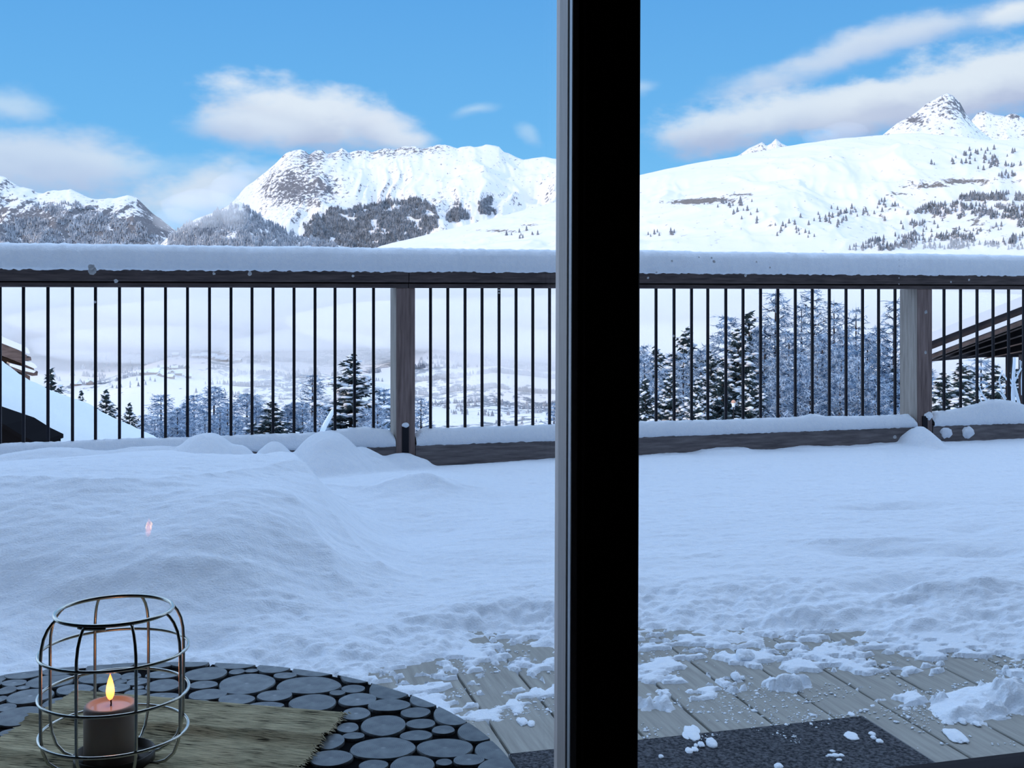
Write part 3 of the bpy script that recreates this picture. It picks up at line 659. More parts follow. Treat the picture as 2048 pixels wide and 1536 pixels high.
# ------------------------------------------------------------------ snow on the terrace
def terrace_snow():
    ctrl = []   # x, y, z of the smooth surface
    def c(px, py, z): p = onz(px, py, z); ctrl.append((p[0], p[1], z))
    for q in ((0, 985, .33), (0, 925, .30), (200, 912, .29), (350, 905, .27), (430, 918, .25), (500, 934, .25), (590, 928, .275), (612, 950, .265), (635, 985, .235), (660, 1035, .185), (695, 1085, .13), (735, 1125, .085), (765, 1150, .07),
              (200, 978, .33), (330, 972, .325), (450, 968, .31), (540, 950, .295), (590, 995, .275), (560, 1040, .25), (610, 1060, .21), (640, 1100, .165), (660, 1150, .11), (668, 1175, .085),
              (450, 1060, .25), (300, 1050, .26), (120, 1050, .265), (0, 1060, .255), (0, 1130, .185), (150, 1130, .185), (300, 1130, .185), (450, 1130, .175), (570, 1130, .15), (0, 1200, .11), (200, 1200, .11), (400, 1195, .11), (560, 1190, .10),
              (0, 1265, .065), (200, 1265, .065), (400, 1255, .06), (600, 1235, .06), (720, 1200, .06), (650, 1215, .065),
              (655, 975, .12), (690, 1015, .095), (740, 1065, .075), (800, 1110, .07), (900, 1100, .07), (900, 1200, .06), (1000, 1050, .07), (1000, 960, .07), (1090, 940, .065), (1090, 1100, .065), (1090, 1250, .045),
              (852, 953, .150), (815, 965, .13), (760, 977, .115), (700, 985, .105), (900, 980, .10), (935, 1003, .075), (850, 1012, .08), (760, 1010, .085),
              (600, 960, .10), (500, 965, .09), (400, 955, .10),
              (1300, 960, .065), (1500, 960, .065), (1700, 940, .06), (1900, 930, .06), (2040, 930, .06), (1300, 1080, .06), (1500, 1080, .06), (1700, 1060, .055), (2040, 1040, .06), (1400, 1200, .045), (1600, 1200, .045), (1800, 1210, .04), (2040, 1200, .05), (1300, 1270, .03), (1600, 1260, .03), (2040, 1270, .03), (1000, 1290, .03), (800, 1290, .04), (600, 1290, .045), (300, 1310, .05), (50, 1310, .05)):
        c(*q)
    P = np.array([(a, b) for a, b, _ in ctrl]); tps = TPS(P, [z for *_, z in ctrl], 2e-4)
    us = np.linspace(-1.75, 5.9, 900)
    vmax = 6.32
    vs = VG+.075+(vmax-VG-.075)*np.linspace(0, 1, 640)**1.25
    Vv, Uu = np.meshgrid(vs, us, indexing='ij')
    X = AA[0]*Uu+NN[0]*Vv; Y = AA[1]*Uu+NN[1]*Vv
    Z = np.clip(tps(X, Y), .02, .36)
    Zs = Z.copy()
    def bump(px, py, z, h, ru, rv, ang=0, sharp=1.0):
        nonlocal Zs
        p = onz(px, py, z); u0, v0 = uv(p); du, dv = Uu-u0, Vv-v0; ca, sa = math.cos(ang), math.sin(ang)
        d = (((du*ca+dv*sa)/ru)**2+((-du*sa+dv*ca)/rv)**2)**sharp; Zs = Zs+h*np.exp(-d)
    # heaps piled against the railing
    def heap(px, t_off, top_py, ru, rv, sharp=1.0):
        nonlocal Zs
        t = f_on(px, t_off); p = FP(t, t_off); zt = CAMZ-(top_py-HY)/FPX*p[1]
        u0, v0 = uv(p); g = np.exp(-(((Uu-u0)/ru)**2+((Vv-v0)/rv)**2)**sharp); q_ = .06+(zt-.06)*g; kk = .05; hh = np.clip(.5+.5*(q_-Zs)/kk, 0, 1); w_ = sstep(g, .03, .3); Zs = np.maximum(Zs*(1-hh)+q_*hh+kk*hh*(1-hh)*.5, Zs)*w_+Zs*(1-w_)
    heap(412, -.30, 868, .20, .28, 1.2); heap(475, -.34, 890, .13, .22); heap(548, -.26, 884, .13, .2); heap(655, -.30, 863, .19, .26, 1.3); heap(720, -.2, 893, .15, .2); heap(300, -.3, 892, .5, .3)
    heap(1840, -.16, 853, .075, .15); heap(800, -.12, 905, .13, .12); heap(1700, -.1, 896, .3, .1); heap(1450, -.1, 898, .12, .1); heap(100, -.3, 898, .6, .3)
    # sharp crests of the long mound
    def crest(pts, h, w):
        nonlocal Zs
        Q = [uv(onz(a, b_, z)) for a, b_, z in pts]; best = np.full(Uu.shape, 9.0)
        for (a0, b0), (a1, b1) in zip(Q[:-1], Q[1:]):
            dx, dy = a1-a0, b1-b0; tq = np.clip(((Uu-a0)*dx+(Vv-b0)*dy)/(dx*dx+dy*dy), 0, 1); best = np.minimum(best, np.hypot(Uu-a0-tq*dx, Vv-b0-tq*dy))
        Zs = Zs+h*np.exp(-best/w)
    crest([(430, 930, .26), (520, 926, .27), (590, 930, .275), (620, 960, .26), (650, 1015, .21), (690, 1075, .14), (760, 1143, .075)], .035, .07)
    crest([(585, 1000, .275), (630, 1060, .21), (662, 1110, .15), (672, 1165, .09)], .022, .05)
    crest([(0, 972, .33), (180, 975, .33), (330, 968, .325), (470, 960, .30), (590, 945, .275)], .02, .06)
    crest([(660, 985, .1), (760, 978, .115), (815, 964, .13), (852, 955, .15), (895, 975, .11)], .028, .07)
    # prints and scuffs
    for (px, py, h, ru, rv, a) in ((1780, 1017, -.035, .22, .05, -.15), (1760, 1103, -.04, .17, .07, -.2), (1955, 1106, -.04, .15, .07, -.2), (1800, 1165, -.04, .17, .055, .1), (1335, 1238, -.035, .10, .035, .2), (1660, 1225, -.025, .16, .03, .1),
                            (100, 1288, -.04, .09, .06, 0), (400, 1278, -.035, .09, .05, 0), (20, 1310, -.03, .05, .04, 0), (708, 1294, -.035, .028, .028, 0), (1945, 1063, -.02, .08, .04, 0), (1740, 1085, .015, .25, .03, -.2), (1850, 1185, .03, .14, .04, .25), (1960, 1180, .035, .12, .05, .2), (1700, 1245, .02, .2, .03, .1), (1500, 1265, .015, .1, .03, .1), (300, 1225, .01, .3, .03, 0), (1570, 1215, .012, .12, .03, .1)):
        bump(px, py, .05, h, ru, rv, a)
    # wind ripples and churned crumbs
    near = sstep(-Vv, -(VG+1.75), -(VG+.9))
    Zs = Zs+(fbm(Uu*3.2, Vv*6, 4, 80)-.5)*.016+(fbm(Uu*14, Vv*26, 4, 82)-.5)*.010+(fbm(Uu*42, Vv*60, 3, 83)-.5)*(.0045+.007*near)
    Zs = Zs+near*(ridged(Uu*6, Vv*12, 4, 85)-.55)*.009
    # where the snow thins out to bare boards by the house
    edge = [(-60, 1560), (150, 1500), (420, 1440), (620, 1395), (800, 1362), (880, 1345), (950, 1335), (1000, 1318), (1106, 1305), (1290, 1312), (1450, 1300), (1600, 1296), (1750, 1296), (1900, 1308), (2048, 1330), (2200, 1340)]
    E = sorted(uv(onz(a, b_, .01)) for a, b_ in edge); eu = [e[0] for e in E]; ev = [e[1] for e in E]
    ve = np.interp(Uu, eu, ev); ve = np.where(Uu < eu[0]-.06, np.minimum(ev[0], VG), ve)
    dd = Vv-ve
    patch = .55*fbm(Uu*8, Vv*11, 4, 90)+.45*fbm(Uu*30, Vv*42, 4, 98)
    s_ = np.clip((dd+(fbm(Uu*5, Vv*7, 4, 91)-.5)*.5+(fbm(Uu*32, Vv*40, 4, 94)-.5)*.20)/.62, -1, 1)
    cover = sstep(s_, -.15, .9)
    base = -.02
    crumbs = base+.030*sstep(patch+.06*sstep(dd, -.5, 0), .535, .64)*sstep(dd, -.85, -.1)
    # swept heap at the right
    p0 = uv(onz(1990, 1385, .02)); pile = .045*np.exp(-((Uu-p0[0])/.17)**2-((Vv-p0[1])/.10)**2)*(.4+1.2*fbm(Uu*12, Vv*14, 3, 95))
    p1 = uv(onz(1930, 1425, .01)); pile = pile+.035*np.exp(-((Uu-p1[0])/.06)**2-((Vv-p1[1])/.03)**2)
    p2 = uv(onz(1300, 1405, .01)); pile = pile+.034*np.exp(-((Uu-p2[0])/.09)**2-((Vv-p2[1])/.03)**2)*(.3+1.2*fbm(Uu*22, Vv*34, 3, 96))
    p3 = uv(onz(1560, 1370, .01)); pile = pile+.030*np.exp(-((Uu-p3[0])/.12)**2-((Vv-p3[1])/.03)**2)*(.2+1.3*fbm(Uu*22, Vv*30, 3, 97))
    Zf = np.maximum(base+(Zs-base)*cover, crumbs+pile)
    V = np.stack([X.ravel(), Y.ravel(), Zf.ravel()], 1)
    o = link('snow_cover', mesh_np('snow_cover', V, grid_faces(len(vs), len(us)), M['snow'], smooth=True))
    tag(o, 'deep drifted snow lying over the terrace with a long mound on the left', 'snow', kind='stuff')
    return lambda u, v: float(Zf[np.clip(np.searchsorted(vs, v), 0, len(vs)-1), np.clip(np.searchsorted(us, u), 0, len(us)-1)])
snow_z = terrace_snow()

# ------------------------------------------------------------------ doormat and snow crumbs
mc = onz(1723, 1431, .014); mu, mv = uv(mc)
mat_t = empty('doormat'); tag(mat_t, 'dark grey fibre doormat sprinkled with snow on the boards outside the glass', 'doormat')
ml = uv(onz(1003, 1482, .014))[0]
b = MB(); b.box(AA*ml+NN*(mv-.36)+ZZ*.0005, ZZ*.0125, AA*(mu-ml), NN*.36, 0, .002); b.build('pile', M['mat_fibre'], mat_t)
b = MB(); b.box(AA*mu+NN*(mv-.36)+ZZ*.0005, NN*.372, AA*.012, ZZ*.008, 0, .002); b.box(AA*ml+NN*mv+ZZ*.0005, AA*(mu-ml), NN*.012, ZZ*.008, 0, .002); b.build('border', mat('grey_rubber_border', (.16, .17, .18), .7), mat_t)

def ico(sub=2):
    import bmesh
    bm = bmesh.new(); bmesh.ops.create_icosphere(bm, subdivisions=sub, radius=1)
    V = np.array([v.co[:] for v in bm.verts]); F = np.array([[v.index for v in f.verts] for f in bm.faces]); bm.free(); return V, F
IV, IF = ico(3); IV1, IF1 = ico(1)
def clump(name, label, px, py, z, wx, wy, h, sd, group=None, lobes=None):
    p = onz(px, py, z); k = p[1]/FPX
    Vs, Fs = [], []
    lobes = lobes or [(0, 0, 1)]
    for i, (ox, oy, sc) in enumerate(lobes):
        d = .75+.55*fbm(IV[:, 0]*1.6+sd+3*i, IV[:, 1]*1.6+IV[:, 2]*1.2+sd, 4, 100+sd)
        v = IV*d[:, None]*np.array([wx*k*sc, wy*k*sc, h*k*sc]); v[:, 2] = np.maximum(v[:, 2], -h*k*.1*sc)
        v[:, 0] += ox*k; v[:, 1] += oy*k; Fs.append(IF+len(np.concatenate(Vs)) if Vs else IF); Vs.append(v)
    o = link(name, mesh_np(name, np.concatenate(Vs), np.concatenate(Fs), M['snow'], smooth=True)); o.location = (p[0], p[1], z+h*k*.1)
    tag(o, label, 'snow clump', group); return o
MZ = .013
clump('snow_clump', 'roundest white snow lump on the doormat near the black post', 1423, 1488, MZ, 11, 22, 9, 1, lobes=[(0, 0, 1), (-22, -6, .6), (-33, -10, .35)])
clump('snow_clump', 'flat frayed snow patch on the doormat nearest the black post', 1383, 1467, MZ, 15, 40, 3, 2, lobes=[(0, 0, 1), (10, 20, .6), (-12, -10, .5)])
clump('snow_clump', 'snow flake pair on the doormat before the round lump', 1378, 1502, MZ, 8, 14, 4, 3, lobes=[(0, 0, 1), (13, 6, .9)])
clump('snow_clump', 'oval white snow flake lying in the right half of the doormat', 1703, 1472, MZ, 13, 22, 3, 4)
clump('snow_clump', 'ragged S-shaped snow flake near the right corner of the doormat', 1750, 1476, MZ, 7, 10, 4, 5, lobes=[(0, 18, 1), (-3, 0, .8), (3, -18, 1)])
clump('snow_clump', 'star-shaped snow flake in the front right of the doormat', 1671, 1511, MZ, 8, 8, 3, 6, lobes=[(0, 0, 1), (-10, 0, .8), (11, 0, .8), (0, 22, .7), (1, -22, .7), (-18, -4, .4)])
clump('snow_clump', 'small snow crumb at the front edge of the doormat', 1557, 1533, MZ, 9, 14, 5, 7)
clump('snow_clump', 'tiny snow crumb in the front left of the doormat beside the post', 1322, 1514, MZ, 5, 8, 4, 8)
clump('snow_clump', 'large flat snow plate on the bare boards right of the doormat', 1911, 1472, .001, 18, 40, 4, 9, lobes=[(0, 0, 1), (-8, -12, .6), (8, 14, .6)])
clump('snow_clump', 'small snow lump on the boards above the flat snow plate', 1925, 1444, .001, 8, 14, 6, 10)
clump('snow_clump', 'smaller of the two snow crumbs above the flat snow plate', 1953, 1448, .001, 7, 14, 4, 11)
clump('snow_clump', 'thin snow flake on the back corner of the doormat', 1703, 1429, MZ, 6, 12, 3, 12)
clump('snow_clump', 'biggest crumbly snow ball on the boards beside the churned snow edge', 1488, 1315, .01, 15, 22, 15, 13, lobes=[(0, 0, 1), (10, 4, .8), (-6, -8, .7)])
clump('snow_clump', 'knobbly snow lump on the boards left of the middle plank gaps', 1472, 1356, .004, 10, 18, 10, 14, lobes=[(0, 0, 1), (12, -4, .5)])
clump('snow_clump', 'double snow lump on the boards between table and black post', 1046, 1445, .001, 10, 20, 6, 15, lobes=[(0, 0, 1), (16, -8, .8), (-8, 10, .6)])
def crumbs():
    r = np.random.default_rng(44); Vs, Fs = [], []; n = 0
    for _ in range(5200):
        px, py = r.uniform(860, 2060), r.uniform(1300, 1500)
        if 1110 < px < 1276: continue
        p = onz(px, py, 0); u, v = uv(p)
        if v < VG+.1: continue
        onm = ml < u < mu and v < mv
        q = fbm(np.array([u*9]), np.array([v*13]), 3, 92)[0]
        if q < (.60 if onm else .5)+ .16*max(0, (py-1400)/100): continue
        k = p[1]/FPX; s_ = r.uniform(.6, 1.0)*(1 if onm else 1.0)*r.choice([1.2, 1.8, 2.6, 4.0], p=[.4, .35, .2, .05])*k
        v_ = IV1*np.array([s_*r.uniform(.8, 2.0), s_*r.uniform(1.0, 2.4), s_*.55])*r.uniform(.75, 1.25, (len(IV1), 1))
        Vs.append(v_+np.array([p[0], p[1], (.0135 if onm else .001)+s_*.15])); Fs.append(IF1+n); n += len(IV1)
    o = link('snow_crumbs', mesh_np('snow_crumbs', np.concatenate(Vs), np.concatenate(Fs), M['snow'], smooth=True))
    tag(o, 'fine snow crumbs sprinkled over the bare boards and doormat', 'snow', kind='stuff')
crumbs()

# ------------------------------------------------------------------ railing
rail = empty('railing', tuple(FP(0))); tag(rail, 'timber terrace railing with thin black balusters under a thick snow load', 'railing')
def rp(b, name, m, smooth=False):
    o = b.build(name, m, rail, smooth); o.matrix_parent_inverse = Matrix.Translation(-Vector(FP(0))); return o
T0, T1 = -3.9, 4.4
zu, zm, zt = 1.002, 1.029, 1.094
def fbox(t0, t1, o0, o1, z0, z1, bev=.004):
    b = MB(); b.box(FP(t0, o0, z0), FD*(t1-t0), FN*(o1-o0), ZZ*(z1-z0), 0, bev); return b
tj = f_on(818, -.07)
for (a0, a1) in ((T0, tj-.002), (tj+.002, T1)):
    rp(fbox(a0, a1, -.07, .07, zm+.003, zt), 'handrail', M['timber_rail'])
    rp(fbox(a0, a1, -.055, .055, zu, zm-.002), 'under_rail', M['timber_rail']); rp(fbox(a0, a1, -.045, .045, zm-.004, zm+.005, 0), 'rail_joint', M['dark'])
po = .055
posts = []
for (pl, pr, pedge) in ((780, 830, 793), (1815, 1864, 1835)):
    tl, tr = f_on(pedge, -po), f_on(pr, -po); posts.append((tl, tr))
    b = fbox(tl, tr, -po, .125, -.15, zu, .004); rp(b, 'post', M['timber_post'])
    b = fbox(tl-.0015, tl, -po+.004, .121, -.1, zu, 0); rp(b, 'post_lit_side', M['timber_lit'])  # thin pale plate paints the side light onto the post
    # black steel shoe bolted to the post foot
    tm = f_on(811 if pl < 1000 else 1850, -po-.006)
    brk = rp(fbox(tm-.018, tm+.018, -po-.008, -po, .0, fz(811, 853, -po) if pl < 1000 else fz(1850, 832, -po), .002), 'steel_bracket', M['iron'])
    zb_ = .15; b = MB()
    for dz in (0, .028): b.lathe([(0, .0), (.006, 0), (.006, .004), (0, .006)], 8)
    for i in range(len(b.V)):
        x, y, z = b.V[i]; q = FP(tm+x, -po-.008-z, zb_+y+(.028 if i >= len(b.V)//2 else 0)); b.V[i] = tuple(q)
    bo = rp(b, 'bolt_head', M['aluminium']); bo.parent = brk; bo.matrix_parent_inverse = Matrix.Translation(-Vector(FP(0)))
bz = fz(1000, 858, 0)-.10
bal = [-30, 0, 47, 96, 145, 191, 239, 285, 331, 375, 419, 462, 504, 546, 588, 630, 670, 709, 747, 861, 895.5, 930, 964, 998, 1032, 1065.5, 1099, 1312, 1348, 1383, 1415.5, 1451.5, 1486, 1521, 1555.5, 1590.5, 1624.5, 1658.5, 1692, 1725, 1757, 1790, 1888, 1921, 1954, 1986, 2017, 2047, 2078]
bal += [1133, 1168, 1205, 1240, 1276]
bb = MB(); bb.box(FD*-.0075+FN*-.0075, ZZ*1.0, FD*.015, FN*.015, 0, .0015); bal_me = bb.me('baluster', M['iron'])
for px in bal:
    o = link('baluster', bal_me, rail); t = f_on(px, 0); o.location = FD*t+ZZ*bz; o.scale = (1, 1, zu-bz+.004)
# kick boards between the posts
secs = [(T0, posts[0][0]-.002), (posts[0][1]+.004, posts[1][0]-.002), (posts[1][1]+.012, T1)]
kz0, kz1 = .03, .150
for a0, a1 in secs: rp(fbox(a0, a1, -.05, -.012, kz0, kz1, .004), 'kick_board', M['timber_kick'])
for a0, a1 in secs: rp(fbox(a0, a1, -.03, .05, kz1-.04, kz1-.003, .002), 'bottom_rail', M['timber'])

def snow_strip(name, label, t0, t1, prof, m, nseg, sd, hv=.02, edge=.006, hfun=None):
    """snow lying along the fence: prof = list of (offset, z, is_top weight)"""
    ts = np.linspace(t0, t1, nseg); pf = np.array(prof); npf = len(pf); V = np.zeros((nseg, npf, 3))
    top = (fbm(ts*1.6, ts*0, 4, sd)-.5)*hv
    for j, (o_, z, w) in enumerate(pf):
        jag = (fbm(ts*45, ts*0+j*7.1, 3, sd+5)-.5)*edge
        hh = hfun(ts) if hfun is not None else 1.0
        zz = prof[0][1]+(z-prof[0][1])*hh+top*w+jag
        oo = o_+(fbm(ts*20, ts*0+j*3.3, 3, sd+9)-.5)*edge
        V[:, j] = F0+FD*ts[:, None]+FN*np.broadcast_to(oo, ts.shape)[:, None]+ZZ*np.broadcast_to(zz, ts.shape)[:, None]
    # taper the ends
    F = grid_faces(nseg, npf); F = np.concatenate([F])
    i = np.arange(nseg-1)*npf; F = np.concatenate([F, np.stack([i+npf-1, i, i+npf, i+npf+npf-1], 1)])
    me = mesh_np(name, V.reshape(-1, 3), F.astype(np.int32), m, smooth=True)
    bmv = me
    o = link(name, me); tag(o, label, 'snow', kind='stuff'); return o
snow_strip('snow_cap', 'thick smooth ridge of snow lying along the top of the railing', T0, T1,
           [(-.082, 1.088, 0), (-.094, 1.10, .1), (-.094, 1.14, .5), (-.088, 1.18, .8), (-.07, 1.206, 1), (-.03, 1.220, 1), (.02, 1.223, 1), (.06, 1.205, 1), (.085, 1.16, .6), (.08, 1.10, .1)], M['snow'], 1100, 200, .012, .014)
def end_taper(a0, a1, w0, w1, base=1.0, bumps=()):
    def f(ts):
        h = base*np.clip((ts-a0)/w0, .0, 1)**.5*np.clip((a1-ts)/w1, .0, 1)**.5
        for (px, amp, sg) in bumps: h = h+amp*np.exp(-((ts-f_on(px))/sg)**2)
        return h
    return f
kp = [(-.058, kz1-.006, 0), (-.064, kz1+.008, .2), (-.06, kz1+.035, .6), (-.04, kz1+.062, 1), (-.005, kz1+.076, 1), (.035, kz1+.066, 1), (.055, kz1+.03, .5), (.055, kz1-.006, 0)]
for i, ((a0, a1), bm_s, nm) in enumerate(zip(secs, ([(720, .3, .14)], [(1215*1.0+410, .22, .07)], [(2000, .8, .2), (1950, .25, .2)]), ('left', 'middle', 'right'))):
    snow_strip('snow_strip', 'rounded snow lying on the kick board of the %s railing bay' % nm, a0+.003, a1-.003, kp, M['snow'], int((a1-a0)*140), 210+i, .018, .009, end_taper(a0-.02, a1+.02, .06, .05, 1.0, bm_s))
for (px, py, r, sd, lab) in ((1893, 866, 11, 30, 'wet snow lump stuck to the right kick board nearest the post'), (1937, 864, 12, 31, 'larger wet snow lump stuck to the right kick board'), (1858, 832, 8, 32, 'small snow lump caught on the steel bracket of the right post')):
    p = FP(f_on(px, -.06), -.055); k = p[1]/FPX
    d = .55+.9*fbm(IV[:, 0]*1.8+sd, IV[:, 2]*1.8+IV[:, 1]*1.5, 4, sd)
    v = IV*d[:, None]*np.array([r*k*1.15, .016, r*k*.95])
    o = link('snow_clump', mesh_np('snow_clump', v, IF, M['snow'], smooth=True)); o.location = (p[0], p[1], CAMZ-(py-HY)*k); o.rotation_euler = (0, 0, FA); tag(o, lab, 'snow clump')
p = FP(f_on(811, -.06), -.062); o = link('snow_clump', mesh_np('snow_clump', IV*np.array([.02, .018, .013])*(.8+.4*fbm(IV[:, 0]*2, IV[:, 1]*2+IV[:, 2], 3, 3))[:, None], IF, M['snow'], smooth=True)); o.location = (p[0], p[1], fz(811, 850, -.06)); tag(o, 'little snow cap on top of the black bracket of the left railing post', 'snow clump')

# ------------------------------------------------------------------ things beyond the railing
def bank():
    rows, cols = 46, 150
    xs = np.linspace(-330, 395, cols); top = np.interp(xs, [-330, -100, 0, 60, 110, 160, 240, 300, 345, 395], [620, 672, 722, 752, 778, 803, 846, 876, 893, 930])
    K = (xs-CXP)/FPX
    V = np.zeros((rows, cols, 3))
    for i in range(rows):
        f = i/(rows-1)
        Y = 8.7+f*5.0; tY = 10.4
        Zr = CAMZ-(top-HY)/FPX*tY
        prof = np.where(Y < tY, -((tY-Y)/1.7)**1.7*.62, -((Y-tY)/1.6)**1.6*.35)
        X = K*Y; V[i, :, 0] = X; V[i, :, 1] = Y; V[i, :, 2] = Zr+prof+(fbm(X*1.6, 0*X+Y*1.6, 4, 300)-.5)*.16+(fbm(X*9, 0*X+Y*9, 3, 301)-.5)*.03
    o = link('snow_bank', mesh_np('snow_bank', V.reshape(-1, 3), grid_faces(rows, cols), M['snow'], smooth=True)); tag(o, 'steep bank of snow rising behind the left end of the railing', 'snow', kind='stuff')
bank()
# dark hollow: a low shed wall, its black standing for shade under the bank
sh = empty('shed', tuple(U(-60, 960, 8.3))); tag(sh, 'low shed, blackened for shade, half buried under the snow bank at the far left', 'shed')
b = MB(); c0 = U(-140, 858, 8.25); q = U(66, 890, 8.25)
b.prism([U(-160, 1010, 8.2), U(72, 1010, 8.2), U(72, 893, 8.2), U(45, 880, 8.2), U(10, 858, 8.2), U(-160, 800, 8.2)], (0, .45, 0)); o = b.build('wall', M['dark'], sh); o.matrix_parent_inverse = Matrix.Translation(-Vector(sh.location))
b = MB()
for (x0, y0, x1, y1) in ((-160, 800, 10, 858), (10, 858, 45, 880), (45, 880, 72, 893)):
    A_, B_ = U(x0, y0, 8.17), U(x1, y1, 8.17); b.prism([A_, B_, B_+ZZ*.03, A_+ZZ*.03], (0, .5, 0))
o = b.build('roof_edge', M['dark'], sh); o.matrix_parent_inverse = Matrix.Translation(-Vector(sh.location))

def px_prism(b, pts, Y, depth, mi=0, away=None):
    """outline at distance Y, running back along the building's ridge"""
    b.prism([U(x, y, Y) for x, y in pts], (RIDGE*depth, depth, 0), mi)
def part(b, name, m, root, smooth=False):
    o = b.build(name, m, root, smooth); o.matrix_parent_inverse = Matrix.Translation(-Vector(root.location)); return o
# left chalet: stacked snowy eaves
RIDGE = -.56
lc = empty('chalet', tuple(U(0, 900, 24))); tag(lc, 'brown chalet with two stacked snowy eaves at the far left edge behind the snow bank', 'chalet')
def snow_roof(b, top, bot, Y, depth): px_prism(b, top+bot[::-1], Y, depth)
b = MB(); px_prism(b, [(-260, 590), (-120, 632), (0, 671), (30, 684), (48, 691), (56, 697), (60, 705), (58, 708), (45, 703), (0, 685), (-260, 600)], 24, 6); part(b, 'roof_snow', M['snow_far'], lc)
b = MB(); px_prism(b, [(-260, 600), (0, 685), (50, 706), (50, 729), (44, 727), (0, 710), (-260, 625)], 24.05, 5.8); part(b, 'fascia', M['chalet_wood'], lc)
b = MB(); px_prism(b, [(48, 708), (54, 710), (54, 716), (62, 714), (63, 721), (52, 722), (52, 729), (48, 729)], 24.0, .5); part(b, 'purlin_end', M['chalet_wood'], lc)
b = MB(); px_prism(b, [(-200, 660), (0, 712), (44, 727), (50, 745), (20, 738), (0, 730), (-200, 690)], 24.6, 5); part(b, 'gable_wall', M['roof_dark'], lc)
b = MB(); px_prism(b, [(50, 722), (62, 724), (70, 728), (75, 735), (68, 737), (52, 730)], 23.9, 3); px_prism(b, [(22, 727), (45, 733), (72, 742), (68, 746), (44, 741), (20, 732)], 23.9, 3); part(b, 'lower_roof_snow', M['snow_far'], lc)
b = MB(); px_prism(b, [(50, 730), (68, 736), (68, 741), (50, 735)], 23.95, 2.8); px_prism(b, [(-40, 715), (22, 732), (68, 745), (76, 743), (75, 751), (64, 752), (20, 738), (-40, 725)], 23.95, 2.8); part(b, 'lower_fascia', M['chalet_wood'], lc)
b = MB(); px_prism(b, [(-200, 690), (60, 752), (60, 930), (-200, 930)], 25, 4.5); part(b, 'wall', M['chalet_wood'], lc)

# right chalet: open-sided shelter with two snowy rakes
YR = 13.5; RIDGE = .62
rc = empty('shelter', tuple(U(2000, 860, YR))); tag(rc, 'dark open-sided timber shelter with a snow-laden sloping roof at right', 'shelter')
def rake(y0, y1, y2, y3, dx=0):  # rows at x=1800 (upper, lower) and x=2180 (upper, lower)
    return [(1828, y0), (2180, y1), (2180, y3), (1828, y2)]
L1 = lambda x, ya, yb: ya+(yb-ya)*(x-1865)/(2048-1865)
def strip(ya, yb, yc, yd, x0=1838, x1=2260): return [(x0, L1(x0, ya, yb)), (x1, L1(x1, ya, yb)), (x1, L1(x1, yc, yd)), (x0, L1(x0, yc, yd))]
b = MB(); px_prism(b, strip(664, 591, 681, 611), YR, 4.5); part(b, 'roof_snow', M['snow_far'], rc)
b = MB(); px_prism(b, strip(681, 611, 699, 629, 1844), YR+.06, 4.3); part(b, 'roof_fascia', M['roof_dark'], rc)
b = MB(); px_prism(b, strip(698, 627, 707, 637, 1846), YR-.10, .5); part(b, 'ledge_snow', M['snow_far'], rc)
b = MB(); px_prism(b, strip(707, 637, 716, 648, 1846), YR-.08, .4); part(b, 'rake_board', M['timber'], rc)
b = MB(); px_prism(b, [(1840, 722), (1866, 716), (2048, 648), (2260, 568), (2260, 712), (1960, 715), (1862, 723)], YR+.35, .25); part(b, 'gable_boarding', M['roof_dark'], rc)
for k in range(4):
    b = MB(); ya, yb = 716+2+k*5.5, 648+3+k*16
    x0 = 1866+k*34; px_prism(b, [(x0, L1(x0, ya, yb)+2), (2260, L1(2260, ya, yb)), (2260, L1(2260, ya, yb)+4), (x0, L1(x0, ya, yb)+4)], YR+.15, .2); part(b, 'rafter', M['timber'], rc)
for x0, x1, Y in ((2011, 2022, YR+.4), (2037, 2052, YR+.2), (2100, 2112, YR+.4)):
    b = MB(); px_prism(b, [(x0, 708), (x1, 708), (x1, 960), (x0, 960)], Y, .12); part(b, 'post', M['roof_dark'], rc)
b = MB(); px_prism(b, [(2052, 690), (2260, 690), (2260, 960), (2052, 960)], YR+2.2, .2); part(b, 'rear_wall', M['roof_dark'], rc)

# ------------------------------------------------------------------ trees
def spikes(P0, P1, R):
    """slender three-sided twigs"""
    n = len(P0); d = P1-P0; L = np.linalg.norm(d, axis=1, keepdims=True)+1e-9; d = d/L
    up = np.where(np.abs(d[:, 2:3]) < .9, np.array([[0, 0, 1.0]]), np.array([[1.0, 0, 0]])); x = np.cross(up, d); x /= np.linalg.norm(x, axis=1, keepdims=True)+1e-9; y = np.cross(d, x)
    R = np.broadcast_to(np.asarray(R, float).reshape(-1, 1), (n, 1)); V = np.zeros((n, 4, 3))
    for j in range(3):
        a = 2*PI*j/3+.5; V[:, j] = P0+R*(math.cos(a)*x+math.sin(a)*y)
    V[:, 3] = P1
    F = (np.array([(0, 1, 3), (1, 2, 3), (2, 0, 3)])[None]+(np.arange(n)*4)[:, None, None]).reshape(-1, 3)
    return V.reshape(-1, 3), F
def blobs(Cn, S, r):
    """low ellipsoid lumps; S (n,3)"""
    n = len(Cn); k = len(IV1); V = Cn[:, None]+IV1[None]*S[:, None]*r.uniform(.75, 1.25, (n, k, 1)); F = (IF1[None]+(np.arange(n)*k)[:, None, None]).reshape(-1, 3); return V.reshape(-1, 3), F
